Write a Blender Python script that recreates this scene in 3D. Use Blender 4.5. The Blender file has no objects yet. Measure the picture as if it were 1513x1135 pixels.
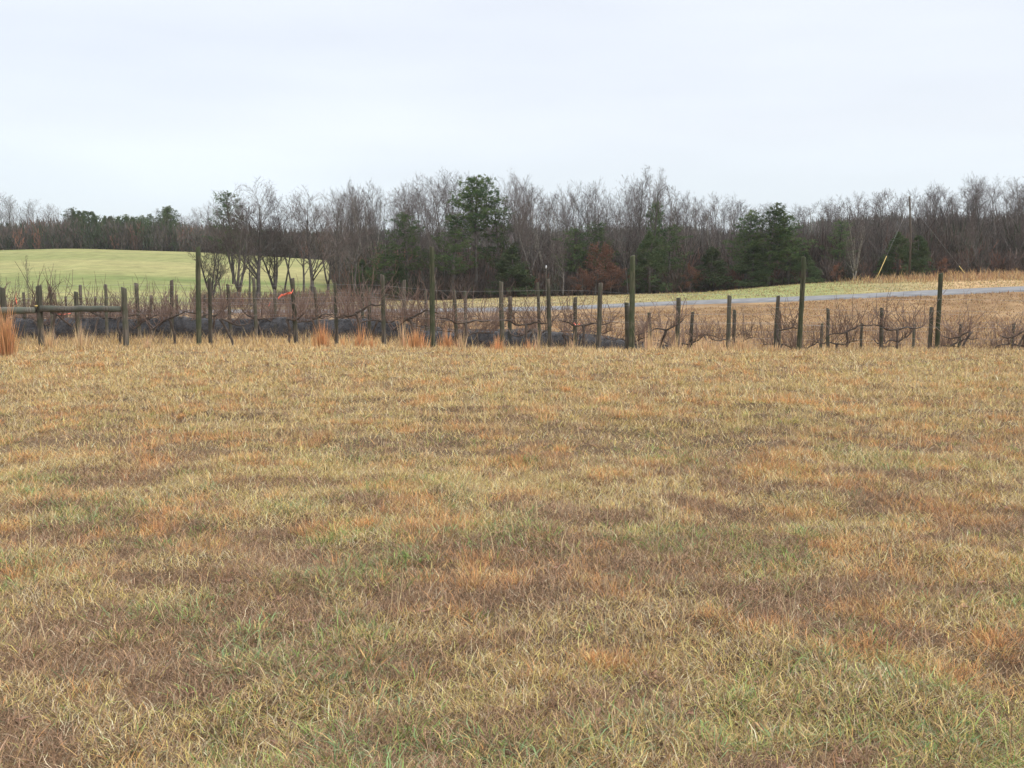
import bpy, math, random
import numpy as np
from mathutils import Vector

R = math.radians
# ------------------------------------------------------------------ camera
F = 1485.0; CU = 756.5; CV = 567.5; VH = 412.0; EYE = 1.6
PITCH = math.atan((CV - VH) / F)
scene = bpy.context.scene
cam_d = bpy.data.cameras.new("camera"); cam = bpy.data.objects.new("camera", cam_d)
scene.collection.objects.link(cam); scene.camera = cam
cam.location = (0, 0, EYE); cam.rotation_euler = (math.pi/2 - PITCH, 0, 0)
cam_d.sensor_width = 36.0; cam_d.lens = 36.0 * F / 1513.0
cam_d.clip_start = 0.05; cam_d.clip_end = 6000
# ------------------------------------------------------------------ world, sun, exposure
SUN_EL, SUN_ROT = R(42), R(120)          # sun_rotation: clockwise from +Y -> right and a little behind
w = bpy.data.worlds.new("World"); scene.world = w; w.use_nodes = True
nt = w.node_tree; nt.nodes.clear(); N = nt.nodes.new; L = nt.links.new
out = N('ShaderNodeOutputWorld'); bg = N('ShaderNodeBackground'); bg2 = N('ShaderNodeBackground'); add = N('ShaderNodeAddShader')
sky = N('ShaderNodeTexSky'); sky.sky_type = 'NISHITA'; sky.sun_disc = False
sky.sun_elevation = SUN_EL; sky.sun_rotation = SUN_ROT; sky.air_density = 1.0; sky.dust_density = 3.0
bg.inputs[1].default_value = 0.05
L(sky.outputs[0], bg.inputs[0])
tc = N('ShaderNodeTexCoord'); sep = N('ShaderNodeSeparateXYZ'); L(tc.outputs['Generated'], sep.inputs[0])
# overcast cloud deck: bluish white at the horizon, brighter towards the zenith as real overcast is
cr = N('ShaderNodeValToRGB'); L(sep.outputs[2], cr.inputs[0])
e = cr.color_ramp.elements
e[0].position = 0.0; e[0].color = (0.66, 0.74, 0.81, 1)
e[1].position = 1.0; e[1].color = (2.2, 2.14, 2.05, 1)
for p, c in ((0.06, (0.72, 0.79, 0.86)), (0.14, (0.80, 0.825, 0.875)), (0.27, (0.815, 0.835, 0.885)), (0.5, (1.35, 1.34, 1.31))):
    x = e.new(p); x.color = (*c, 1)
mp = N('ShaderNodeMapping'); mp.inputs['Scale'].default_value = (1.2, 1.2, 6.0); L(tc.outputs['Generated'], mp.inputs[0])
nz = N('ShaderNodeTexNoise'); nz.inputs['Scale'].default_value = 1.6; nz.inputs['Detail'].default_value = 3; L(mp.outputs[0], nz.inputs[0])
mr = N('ShaderNodeMapRange'); mr.inputs[1].default_value = 0.3; mr.inputs[2].default_value = 0.7
mr.inputs[3].default_value = 0.89; mr.inputs[4].default_value = 1.04; L(nz.outputs[0], mr.inputs[0])
vm = N('ShaderNodeVectorMath'); vm.operation = 'SCALE'; L(cr.outputs[0], vm.inputs[0]); L(mr.outputs[0], vm.inputs['Scale'])
L(vm.outputs[0], bg2.inputs[0]); bg2.inputs[1].default_value = 0.95
L(bg.outputs[0], add.inputs[0]); L(bg2.outputs[0], add.inputs[1]); L(add.outputs[0], out.inputs[0])
sl = bpy.data.lights.new("sun", 'SUN'); so = bpy.data.objects.new("sun", sl); scene.collection.objects.link(so)
sl.energy = 1.5; sl.angle = R(12); sl.color = (1.0, 0.96, 0.9)
sd = Vector((math.sin(SUN_ROT)*math.cos(SUN_EL), math.cos(SUN_ROT)*math.cos(SUN_EL), math.sin(SUN_EL)))
so.rotation_euler = sd.to_track_quat('Z', 'Y').to_euler()
vs = scene.view_settings; vs.view_transform = 'Standard'; vs.look = 'None'; vs.gamma = 1.0; vs.exposure = 0.03
scene.render.engine = 'CYCLES'
scene.cycles.max_bounces = 6; scene.cycles.transparent_max_bounces = 12; scene.cycles.volume_bounces = 1

HAZE = 0.00017
rng = np.random.default_rng(7); random.seed(7)
C = scene.collection

# ------------------------------------------------------------------ helpers
def P(u, v, Y):
    x = (u-CU)/F; yc = (CV-v)/F
    dy = math.cos(PITCH) + yc*math.sin(PITCH); dz = -math.sin(PITCH) + yc*math.cos(PITCH)
    s = Y/dy
    return np.array((x*s, Y, EYE + dz*s))
def UX(u, Y): return float(P(u, VH, Y)[0])
def U_of(X, Y): return CU + F*X/np.maximum(Y, 0.5)*math.cos(PITCH)

def tag(o, label=None, cat=None, group=None, kind=None):
    if label: o['label'] = label
    if cat: o['category'] = cat
    if group: o['group'] = group
    if kind: o['kind'] = kind
    return o
def empty(name, loc, label, cat, group=None, rz=0):
    o = bpy.data.objects.new(name, None); C.objects.link(o)
    o.location = tuple(float(a) for a in loc); o.rotation_euler = (0, 0, rz); o.empty_display_size = 0.2
    return tag(o, label, cat, group)
def link(name, me, mat=None, parent=None):
    o = bpy.data.objects.new(name, me); C.objects.link(o)
    if mat and not me.materials: me.materials.append(mat)
    if parent is not None: o.parent = parent
    return o
def mesh_np(name, V, quads=None, tris=None, col=None, smooth=False):
    me = bpy.data.meshes.new(name); V = np.asarray(V, np.float32)
    nq = 0 if quads is None else len(quads); ntr = 0 if tris is None else len(tris)
    me.vertices.add(len(V)); me.vertices.foreach_set('co', V.ravel())
    parts = []
    if nq: parts.append(np.asarray(quads, np.int32).ravel())
    if ntr: parts.append(np.asarray(tris, np.int32).ravel())
    li = np.concatenate(parts); me.loops.add(len(li)); me.loops.foreach_set('vertex_index', li)
    st = np.concatenate([np.arange(nq)*4, nq*4+np.arange(ntr)*3]).astype(np.int32)
    me.polygons.add(nq+ntr); me.polygons.foreach_set('loop_start', st)
    me.update(calc_edges=True)
    if smooth: me.polygons.foreach_set('use_smooth', np.ones(nq+ntr, bool))
    if col is not None:
        a = me.color_attributes.new('tint', 'FLOAT_COLOR', 'POINT')
        c4 = np.ones((len(V), 4), np.float32); c4[:, :3] = col; a.data.foreach_set('color', c4.ravel())
    return me
def hash2(ix, iy, s):
    h = np.sin(ix*127.1 + iy*311.7 + s*74.7)*43758.5453
    return h - np.floor(h)
def vnoise(x, y, s=0):
    x = np.asarray(x, float); y = np.asarray(y, float)
    ix = np.floor(x); iy = np.floor(y); fx = x-ix; fy = y-iy
    fx = fx*fx*(3-2*fx); fy = fy*fy*(3-2*fy)
    a = hash2(ix, iy, s); b = hash2(ix+1, iy, s); c = hash2(ix, iy+1, s); d = hash2(ix+1, iy+1, s)
    return (a*(1-fx)+b*fx)*(1-fy) + (c*(1-fx)+d*fx)*fy
def fbm(x, y, s=0, o=4):
    t = 0; a = 0.5; n = 0
    for k in range(o):
        t = t + a*vnoise(x, y, s+k*13.3); n += a; x = x*2.03; y = y*2.03; a *= 0.5
    return t/n
def sm(a, b, x): t = np.clip((x-a)/(b-a), 0, 1); return t*t*(3-2*t)

# ------------------------------------------------------------------ terrain height
def zv(v, Y): return EYE - (v-VH)/F*Y*1.0
# every column: image column of a bearing, list of (distance, height)
near_L = [(0, 0), (17, 0), (20, -0.03), (22, -0.07), (24, -0.11), (26, -0.17), (31, -0.42), (37, -0.75), (45, -1.1)]
near_M = [(0, 0), (17, 0), (20, -0.03), (22, -0.07), (24, -0.12), (26.5, -0.32), (31, -0.85), (37, -1.25), (45, -1.45)]
near_R = [(0, 0), (17, 0), (20, -0.03), (22, -0.07), (24, -0.14), (26.5, -0.42), (29, -0.78), (31, -1.1), (37, -1.65), (45, -1.5)]
def prof(near, far): return near + [(Y, zv(v, Y)) for Y, v in far]
far_field = [(240, 0), (270, 0), (400, 0)]
COL = [
 (0,    prof(near_L, [(60, 490), (80, 472), (92, 463), (98, 459), (112, 447), (130, 432), (160, 411), (200, 389), (225, 378), (240, 373), (255, 371), (300, 372), (420, 366), (700, 376), (1500, 376)])),
 (120,  prof(near_L, [(60, 490), (80, 472), (92, 463), (98, 459), (112, 447), (130, 430), (160, 407), (200, 384), (225, 373), (240, 369), (255, 368), (300, 370), (420, 366), (700, 376), (1500, 376)])),
 (290,  prof(near_L, [(60, 490), (80, 472), (91, 463), (97, 458), (112, 448), (130, 433), (160, 412), (200, 389), (225, 378), (240, 374), (255, 373), (300, 376), (420, 366), (700, 374), (1500, 374)])),
 (470,  prof(near_L, [(60, 491), (80, 472), (90, 463), (96, 458), (108, 450), (130, 440), (160, 418), (200, 396), (225, 386), (240, 383), (255, 383), (300, 386), (420, 376), (700, 374), (1500, 374)])),
 (560,  prof(near_L, [(60, 491), (80, 471), (89, 462.5), (95, 457.5), (106, 450), (118, 445), (160, 426), (200, 404), (225, 394), (240, 391), (255, 390), (300, 394), (420, 392), (700, 372), (1500, 372)])),
 (650,  prof(near_M, [(60, 491), (80, 470), (88, 461.5), (94, 456.5), (105, 450), (115, 445), (160, 433), (255, 418), (420, 395), (700, 368), (1500, 368)])),
 (758,  prof(near_M, [(60, 490), (80, 468), (87, 460.5), (93, 454.5), (104, 446), (114, 440), (160, 430), (255, 416), (420, 395), (700, 368), (1500, 368)])),
 (850,  prof(near_M, [(60, 488), (79, 465), (86, 457.5), (92, 452.5), (103, 444), (113, 438.5), (160, 429), (255, 415), (420, 395), (700, 369), (1500, 369)])),
 (950,  prof(near_R, [(60, 487), (78, 461), (84.5, 453), (90.5, 447.5), (102, 440), (113, 435.5), (160, 427), (255, 415), (420, 395), (700, 369), (1500, 369)])),
 (1050, prof(near_R, [(60, 485), (77, 457), (83, 449.5), (89, 443.5), (101, 436), (113, 432), (160, 424), (255, 412), (420, 395), (700, 369), (1500, 369)])),
 (1150, prof(near_R, [(60, 482), (75, 453), (81, 446.5), (86.5, 440), (99, 430), (112, 422), (160, 418), (255, 410), (420, 395), (700, 372), (1500, 372)])),
 (1250, prof(near_R, [(60, 478), (73, 450), (78.5, 442), (84, 436), (97, 424), (110, 416), (160, 412), (255, 404), (420, 388), (700, 350), (1500, 350)])),
 (1380, prof(near_R, [(60, 474), (71, 446), (75.5, 437), (81, 429), (94, 419), (108, 410), (160, 406), (255, 400), (420, 385), (700, 350), (1500, 350)])),
 (1513, prof(near_R, [(60, 469), (69, 440), (73.5, 430.5), (79, 423.5), (92, 415), (106, 407), (160, 402), (255, 397), (420, 380), (700, 350), (1500, 350)])),
]
TU = np.linspace(-900, 2400, 331)
TY = np.concatenate([np.arange(0, 130, 0.5), np.arange(130, 400, 3), np.arange(400, 1501, 20)])
cols = np.array([np.interp(TY, [p[0] for p in c[1]], [p[1] for p in c[1]]) for c in COL])
TAB = np.array([np.interp(TU, [c[0] for c in COL], cols[:, j]) for j in range(len(TY))]).T
k5 = np.array([1, 3, 5, 3, 1.])/13
for _ in range(4):
    pad = np.pad(TAB, ((2, 2), (0, 0)), 'edge'); TAB = sum(k5[i]*pad[i:i+TAB.shape[0]] for i in range(5))
k3 = np.array([1, 2, 1.])/4
for _ in range(3):
    pad = np.pad(TAB, ((0, 0), (1, 1)), 'edge'); TAB = sum(k3[i]*pad[:, i:i+TAB.shape[1]] for i in range(3))
def tz(X, Y, lumps=True):
    X = np.asarray(X, float); Y = np.asarray(Y, float)
    u = np.clip(U_of(X, np.maximum(Y, 8)), TU[0], TU[-1]-1e-3); yy = np.clip(Y, 0, TY[-1]-1e-3)
    i = (u-TU[0])/(TU[1]-TU[0]); i0 = np.floor(i).astype(int); fi = i-i0
    j0 = np.clip(np.searchsorted(TY, yy, side='right')-1, 0, len(TY)-2); fj = (yy-TY[j0])/(TY[j0+1]-TY[j0])
    z = (TAB[i0, j0]*(1-fi)+TAB[i0+1, j0]*fi)*(1-fj) + (TAB[i0, j0+1]*(1-fi)+TAB[i0+1, j0+1]*fi)*fj
    if lumps:
        nearw = 1-sm(45, 70, Y)
        z = z + nearw*((fbm(X*0.35, Y*0.35, 3, 3)-0.5)*0.10 + (fbm(X*2.1, Y*2.1, 9, 3)-0.5)*0.10)
        z = z + sm(100, 180, Y)*(fbm(X*0.02, Y*0.02, 5, 3)-0.5)*0.6
    return z
def tz1(X, Y): return float(tz(X, Y))

ROAD = [(-700, 95.5), (0, 95), (290, 94), (470, 93), (560, 92), (650, 91), (758, 90), (850, 89), (950, 87.5), (1050, 86), (1150, 83.7), (1250, 81.2), (1380, 78.2), (1513, 76.2), (1900, 72), (2400, 68)]
RU = np.array([r[0] for r in ROAD], float); RY = np.array([r[1] for r in ROAD], float)
def road_y(u): return np.interp(u, RU, RY)

# ------------------------------------------------------------------ materials
def new_mat(name):
    m = bpy.data.materials.new(name); m.use_nodes = True; t = m.node_tree; t.nodes.clear()
    return m, t, t.nodes.new, t.links.new
def mat_leafy(name, base=None, transl=0.25, attr=False, rnd=0.25, rough=0.75, nscale=None, c2=None):
    """matte plant surface; base colour or vertex tint, varied from object to object"""
    m, t, n, l = new_mat(name)
    o = n('ShaderNodeOutputMaterial'); d = n('ShaderNodeBsdfPrincipled'); tr = n('ShaderNodeBsdfTranslucent'); mx = n('ShaderNodeMixShader')
    d.inputs['Roughness'].default_value = rough; d.inputs['Specular IOR Level'].default_value = 0.25
    if attr:
        a = n('ShaderNodeVertexColor'); a.layer_name = 'tint'; src = a.outputs[0]
    else:
        a = n('ShaderNodeRGB'); a.outputs[0].default_value = (*base, 1); src = a.outputs[0]
    if nscale:
        tcx = n('ShaderNodeTexCoord'); nn = n('ShaderNodeTexNoise'); nn.inputs['Scale'].default_value = nscale; nn.inputs['Detail'].default_value = 4
        l(tcx.outputs['Object'], nn.inputs[0]); mc = n('ShaderNodeMix'); mc.data_type = 'RGBA'
        rr = n('ShaderNodeMapRange'); rr.inputs[1].default_value = 0.38; rr.inputs[2].default_value = 0.62; l(nn.outputs[0], rr.inputs[0])
        l(rr.outputs[0], mc.inputs[0]); l(src, mc.inputs[6]); mc.inputs[7].default_value = (*c2, 1); src = mc.outputs[2]
    if rnd:
        oi = n('ShaderNodeObjectInfo'); r = n('ShaderNodeMapRange'); r.inputs[3].default_value = 1-rnd; r.inputs[4].default_value = 1+rnd
        l(oi.outputs['Random'], r.inputs[0]); hs = n('ShaderNodeHueSaturation'); l(src, hs.inputs['Color']); l(r.outputs[0], hs.inputs['Value']); src = hs.outputs[0]
    l(src, d.inputs['Base Color']); l(src, tr.inputs[0]); mx.inputs[0].default_value = transl
    l(d.outputs[0], mx.inputs[1]); l(tr.outputs[0], mx.inputs[2]); l(mx.outputs[0], o.inputs[0])
    return m
M_blade = mat_leafy('grass_blades', attr=True, rnd=0, transl=0.10)
M_bark = mat_leafy('bark', (0.062, 0.055, 0.052), 0, rnd=0.5, nscale=2.0, c2=(0.125, 0.115, 0.105))
M_bark_pale = mat_leafy('pale_bark', (0.24, 0.22, 0.19), 0, rnd=0.15, nscale=3.0, c2=(0.13, 0.12, 0.10))
M_twig = mat_leafy('twigs', (0.115, 0.088, 0.085), 0.0, rnd=0.4, nscale=0.6, c2=(0.085, 0.075, 0.068))
M_pine = mat_leafy('pine_needles', (0.035, 0.075, 0.028), 0.25, rnd=0.3, nscale=0.7, c2=(0.095, 0.135, 0.045))
M_cedar = mat_leafy('cedar_foliage', (0.05, 0.085, 0.035), 0.2, rnd=0.3, nscale=1.0, c2=(0.08, 0.105, 0.045))
M_rust = mat_leafy('dead_oak_leaves', (0.22, 0.105, 0.065), 0.25, rnd=0.2, nscale=0.8, c2=(0.15, 0.08, 0.06))
M_brush = mat_leafy('brush', attr=True, rnd=0, transl=0.1)
M_vine = mat_leafy('vine_wood', (0.045, 0.035, 0.03), 0, rnd=0.2, nscale=8.0, c2=(0.10, 0.08, 0.068))
M_cane = mat_leafy('vine_canes', (0.165, 0.115, 0.095), 0, rnd=0.3)

def mat_post(name, c1, c2, c3):
    m, t, n, l = new_mat(name)
    o = n('ShaderNodeOutputMaterial'); d = n('ShaderNodeBsdfPrincipled'); d.inputs['Roughness'].default_value = 0.85; d.inputs['Specular IOR Level'].default_value = 0.2
    tcx = n('ShaderNodeTexCoord'); mpx = n('ShaderNodeMapping'); mpx.inputs['Scale'].default_value = (14, 14, 0.9)
    l(tcx.outputs['Object'], mpx.inputs[0]); n1 = n('ShaderNodeTexNoise'); n1.inputs['Scale'].default_value = 2; n1.inputs['Detail'].default_value = 6; l(mpx.outputs[0], n1.inputs[0])
    n2 = n('ShaderNodeTexNoise'); n2.inputs['Scale'].default_value = 3.5; n2.inputs['Detail'].default_value = 3; l(tcx.outputs['Object'], n2.inputs[0])
    cr1 = n('ShaderNodeValToRGB'); cr1.color_ramp.elements[0].position = 0.35; cr1.color_ramp.elements[1].position = 0.65
    cr1.color_ramp.elements[0].color = (*c1, 1); cr1.color_ramp.elements[1].color = (*c2, 1); l(n1.outputs[0], cr1.inputs[0])
    mc = n('ShaderNodeMix'); mc.data_type = 'RGBA'; rr = n('ShaderNodeMapRange'); rr.inputs[1].default_value = 0.42; rr.inputs[2].default_value = 0.6
    l(n2.outputs[0], rr.inputs[0]); l(rr.outputs[0], mc.inputs[0]); l(cr1.outputs[0], mc.inputs[6]); mc.inputs[7].default_value = (*c3, 1)
    oi = n('ShaderNodeObjectInfo'); r = n('ShaderNodeMapRange'); r.inputs[3].default_value = 0.75; r.inputs[4].default_value = 1.25
    l(oi.outputs['Random'], r.inputs[0]); hs = n('ShaderNodeHueSaturation'); l(mc.outputs[2], hs.inputs['Color']); l(r.outputs[0], hs.inputs['Value'])
    l(hs.outputs[0], d.inputs['Base Color'])
    b = n('ShaderNodeBump'); b.inputs['Strength'].default_value = 0.5; b.inputs['Distance'].default_value = 0.02; l(n1.outputs[0], b.inputs['Height']); l(b.outputs[0], d.inputs['Normal'])
    l(d.outputs[0], o.inputs[0]); return m
M_post = mat_post('weathered_post', (0.035, 0.031, 0.026), (0.145, 0.125, 0.105), (0.06, 0.062, 0.043))
M_green_post = mat_post('mossy_post', (0.03, 0.033, 0.02), (0.11, 0.105, 0.07), (0.045, 0.055, 0.03))
M_log = mat_post('rail_log', (0.075, 0.072, 0.06), (0.17, 0.16, 0.14), (0.10, 0.11, 0.09))
M_pole = mat_post('utility_pole', (0.05, 0.04, 0.033), (0.085, 0.07, 0.055), (0.065, 0.055, 0.045))
def mat_plain(name, c, rough=0.6, metal=0.0, c2=None, sc=5.0):
    m, t, n, l = new_mat(name); o = n('ShaderNodeOutputMaterial'); d = n('ShaderNodeBsdfPrincipled')
    d.inputs['Roughness'].default_value = rough; d.inputs['Metallic'].default_value = metal; d.inputs['Base Color'].default_value = (*c, 1)
    if c2:
        tcx = n('ShaderNodeTexCoord'); nn = n('ShaderNodeTexNoise'); nn.inputs['Scale'].default_value = sc; nn.inputs['Detail'].default_value = 5; l(tcx.outputs['Object'], nn.inputs[0])
        cr1 = n('ShaderNodeValToRGB'); cr1.color_ramp.elements[0].position = 0.35; cr1.color_ramp.elements[1].position = 0.65
        cr1.color_ramp.elements[0].color = (*c, 1); cr1.color_ramp.elements[1].color = (*c2, 1); l(nn.outputs[0], cr1.inputs[0]); l(cr1.outputs[0], d.inputs['Base Color'])
    l(d.outputs[0], o.inputs[0]); return m
M_wire = mat_plain('wire', (0.30, 0.30, 0.31), 0.5, 0.6)
M_orange = mat_plain('orange_tape', (0.95, 0.16, 0.09), 0.45, 0, (0.85, 0.22, 0.14), 12)
M_yellow = mat_plain('yellow_guard', (0.56, 0.42, 0.13), 0.5, 0, (0.48, 0.36, 0.13), 3)
M_cap = mat_plain('pale_cap', (0.55, 0.58, 0.6), 0.5, 0, (0.45, 0.48, 0.5), 20)
M_road = mat_plain('asphalt', (0.135, 0.14, 0.155), 0.85, 0, (0.21, 0.215, 0.225), 0.9)
def mat_net():
    m, t, n, l = new_mat('black_netting'); o = n('ShaderNodeOutputMaterial'); d = n('ShaderNodeBsdfPrincipled'); tr = n('ShaderNodeBsdfTransparent'); mx = n('ShaderNodeMixShader')
    tcx = n('ShaderNodeTexCoord'); nn = n('ShaderNodeTexNoise'); nn.inputs['Scale'].default_value = 9; nn.inputs['Detail'].default_value = 6
    mpx = n('ShaderNodeMapping'); mpx.inputs['Scale'].default_value = (0.5, 1, 2.2); l(tcx.outputs['Object'], mpx.inputs[0]); l(mpx.outputs[0], nn.inputs[0])
    cr1 = n('ShaderNodeValToRGB'); cr1.color_ramp.elements[0].position = 0.3; cr1.color_ramp.elements[1].position = 0.7
    cr1.color_ramp.elements[0].color = (0.035, 0.037, 0.044, 1); cr1.color_ramp.elements[1].color = (0.085, 0.088, 0.10, 1)
    l(nn.outputs[0], cr1.inputs[0]); l(cr1.outputs[0], d.inputs['Base Color']); d.inputs['Roughness'].default_value = 0.7
    n2 = n('ShaderNodeTexNoise'); n2.inputs['Scale'].default_value = 5; n2.inputs['Detail'].default_value = 8; l(tcx.outputs['Object'], n2.inputs[0])
    rr = n('ShaderNodeMapRange'); rr.inputs[1].default_value = 0.38; rr.inputs[2].default_value = 0.56; rr.inputs[3].default_value = 0.2; rr.inputs[4].default_value = 0.88
    l(n2.outputs[0], rr.inputs[0]); l(rr.outputs[0], mx.inputs[0]); l(tr.outputs[0], mx.inputs[1]); l(d.outputs[0], mx.inputs[2]); l(mx.outputs[0], o.inputs[0]); return m
M_net = mat_net()

def mat_ground():
    m, t, n, l = new_mat('ground'); o = n('ShaderNodeOutputMaterial'); d = n('ShaderNodeBsdfPrincipled')
    d.inputs['Roughness'].default_value = 0.95; d.inputs['Specular IOR Level'].default_value = 0.1
    a = n('ShaderNodeVertexColor'); a.layer_name = 'tint'
    g = n('ShaderNodeNewGeometry')
    def noise(scale, vec_scale, detail):
        mpx = n('ShaderNodeMapping'); mpx.inputs['Scale'].default_value = vec_scale; l(g.outputs['Position'], mpx.inputs[0])
        x = n('ShaderNodeTexNoise'); x.inputs['Scale'].default_value = scale; x.inputs['Detail'].default_value = detail; x.inputs['Roughness'].default_value = 0.65; l(mpx.outputs[0], x.inputs[0]); return x.outputs[0]
    n1 = noise(1.0, (0.35, 0.35, 0.35), 8); n2 = noise(6.0, (1, 1, 1), 6)
    r1 = n('ShaderNodeMapRange'); r1.inputs[1].default_value = 0.3; r1.inputs[2].default_value = 0.7; r1.inputs[3].default_value = 0.72; r1.inputs[4].default_value = 1.28; l(n1, r1.inputs[0])
    r2 = n('ShaderNodeMapRange'); r2.inputs[1].default_value = 0.3; r2.inputs[2].default_value = 0.7; r2.inputs[3].default_value = 0.75; r2.inputs[4].default_value = 1.25; l(n2, r2.inputs[0])
    mu = n('ShaderNodeMath'); mu.operation = 'MULTIPLY'; l(r1.outputs[0], mu.inputs[0]); l(r2.outputs[0], mu.inputs[1])
    hs = n('ShaderNodeHueSaturation'); l(a.outputs[0], hs.inputs['Color']); l(mu.outputs[0], hs.inputs['Value'])
    l(hs.outputs[0], d.inputs['Base Color'])
    b = n('ShaderNodeBump'); b.inputs['Strength'].default_value = 0.6; b.inputs['Distance'].default_value = 0.15; l(n1, b.inputs['Height']); l(b.outputs[0], d.inputs['Normal'])
    l(d.outputs[0], o.inputs[0]); return m
M_ground = mat_ground()

# ------------------------------------------------------------------ colour zones of the ground
STRAW = np.array((0.59, 0.42, 0.19)); PALE = np.array((0.66, 0.53, 0.31)); ORANGE = np.array((0.70, 0.365, 0.155))
BROWN = np.array((0.325, 0.21, 0.125)); PURP = np.array((0.31, 0.205, 0.14)); GREEN = np.array((0.21, 0.30, 0.085)); BLUEG = np.array((0.22, 0.32, 0.15)); OLIVE = np.array((0.54, 0.45, 0.15))
def orange_field(X, Y):
    """strength of the rust coloured tuft patches: noise plus the big ones in the photo"""
    o = sm(0.58, 0.70, fbm(X*2.6, Y*2.2, 31, 3))*sm(3.5, 7, Y)*0.7
    for (u, v, rx, ry) in [(1330, 975, 110, 30), (1290, 915, 60, 16), (1440, 1010, 95, 34), (1490, 970, 60, 22), (495, 785, 60, 20), (640, 785, 60, 26), (757, 870, 34, 16), (900, 990, 34, 16), (565, 858, 26, 14),
                           (230, 745, 70, 10), (110, 745, 60, 8), (300, 765, 60, 10), (20, 780, 40, 10), (620, 745, 40, 9), (560, 720, 50, 8), (1200, 760, 60, 8), (1230, 810, 30, 10), (600, 808, 18, 8), (380, 690, 90, 7),
                           (90, 680, 110, 6), (700, 640, 90, 5), (930, 620, 110, 5), (1140, 600, 110, 4), (300, 650, 120, 5)]:
        Yc = EYE*F/(v-VH); Xc = (u-CU)/F*Yc*1.005; sx = rx/F*Yc; sy = ry*Yc*Yc/(EYE*F)
        rr = ((X-Xc)/sx)**2 + ((Y-Yc)/sy)**2
        o = np.maximum(o, (1-sm(0.2, 1.2, rr+2.4*(fbm(X*4.5, Y*4.5, 77, 3)-0.45)))*0.95)
    return o
def zone_color(X, Y, jit=None):
    u = U_of(X, Y); ry = road_y(u)
    n1 = fbm(X*0.12, Y*0.12, 2, 3); n2 = fbm(X*0.5, Y*0.25, 6, 3)
    near = np.array((0.105, 0.072, 0.046)) + (n2-0.5)[:, None]*np.array((0.08, 0.06, 0.03))
    vineyard = np.array((0.34, 0.24, 0.14)) + 0*X[:, None]
    brownf = np.array((0.25, 0.165, 0.09)) + (n2-0.5)[:, None]*np.array((0.16, 0.12, 0.06))
    strip = np.array((0.31, 0.26, 0.135)) + (n2-0.5)[:, None]*np.array((0.14, 0.1, 0.06))
    gw = (sm(900, 1080, u)*(1-sm(1180, 1330, u)))[:, None]
    strip = strip*(1-gw) + np.array((0.245, 0.265, 0.11))*gw
    rw = sm(1330, 1420, u)[:, None]; strip = strip*(1-rw) + np.array((0.42, 0.29, 0.16))*rw
    band = fbm(X*0.012, Y*0.09, 8, 3)
    green = np.array((0.225, 0.235, 0.095)) + ((band-0.5)*1.6)[:, None]*np.array((0.17, 0.10, 0.07))
    wood = np.array((0.10, 0.065, 0.045)) + 0*X[:, None]
    c = near
    def blend(c, d, k): return c*(1-k[:, None]) + d*k[:, None]
    c = blend(c, vineyard, sm(22, 27, Y)); c = blend(c, brownf, sm(42, 52, Y))
    c = blend(c, strip, (Y > ry).astype(float))
    edge = np.interp(u, [560, 650, 1513], [122, 117, 110])
    c = blend(c, green, sm(100, 118, Y)*(1-sm(500, 580, u)))
    c = blend(c, wood, sm(0, 4, Y-edge)*sm(500, 570, u)); c = blend(c, wood, sm(252, 262, Y))
    return np.clip(c, 0.01, 1)

def axis(parts):
    a = [parts[0][0]]
    for (x0, x1, st) in parts: a += list(np.arange(x0, x1, st)[1:]) + [x1]
    return np.unique(np.round(np.array(a), 4))
xa = axis([(0, 14, 0.14), (14, 40, 0.6), (40, 130, 2.0), (130, 320, 8), (320, 1500, 60)]); xs = np.concatenate([-xa[::-1][:-1], xa])
ys = axis([(-400, -20, 40), (-20, 1, 2), (1, 28, 0.14), (28, 60, 0.5), (60, 130, 1.0), (130, 300, 4), (300, 1500, 40)])
GX, GY = np.meshgrid(xs, ys); gx = GX.ravel(); gy = GY.ravel(); gz = tz(gx, gy)
nx, ny = len(xs), len(ys); idx = np.arange(nx*ny).reshape(ny, nx)
Q = np.stack([idx[:-1, :-1], idx[:-1, 1:], idx[1:, 1:], idx[1:, :-1]], -1).reshape(-1, 4)
g = link('ground', mesh_np('ground', np.stack([gx, gy, gz], 1), quads=Q, col=zone_color(gx, gy), smooth=True), M_ground); tag(g, kind='structure')

# road: asphalt sheet following the slope, with a low shoulder
us = np.linspace(-600, 2300, 500); offs = np.array([-2.5, -2.3, -1.2, 0, 1.2, 2.3, 2.5]); V = []
for u_ in us:
    Yc = float(road_y(u_))
    for k, of in enumerate(offs):
        Y = Yc+of; X = (u_-CU)/F*Y/math.cos(PITCH); z = float(tz(X, Y, False))
        V.append((X, Y, z + (0.10 if 0 < k < len(offs)-1 else -0.15) + (0.05 if k == 3 else 0)))
m_ = len(offs); ii = np.arange(len(us)*m_).reshape(len(us), m_)
Qr = np.stack([ii[:-1, :-1], ii[1:, :-1], ii[1:, 1:], ii[:-1, 1:]], -1).reshape(-1, 4)
tag(link('road', mesh_np('road', np.array(V), quads=Qr, smooth=True), M_road), kind='structure')

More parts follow.
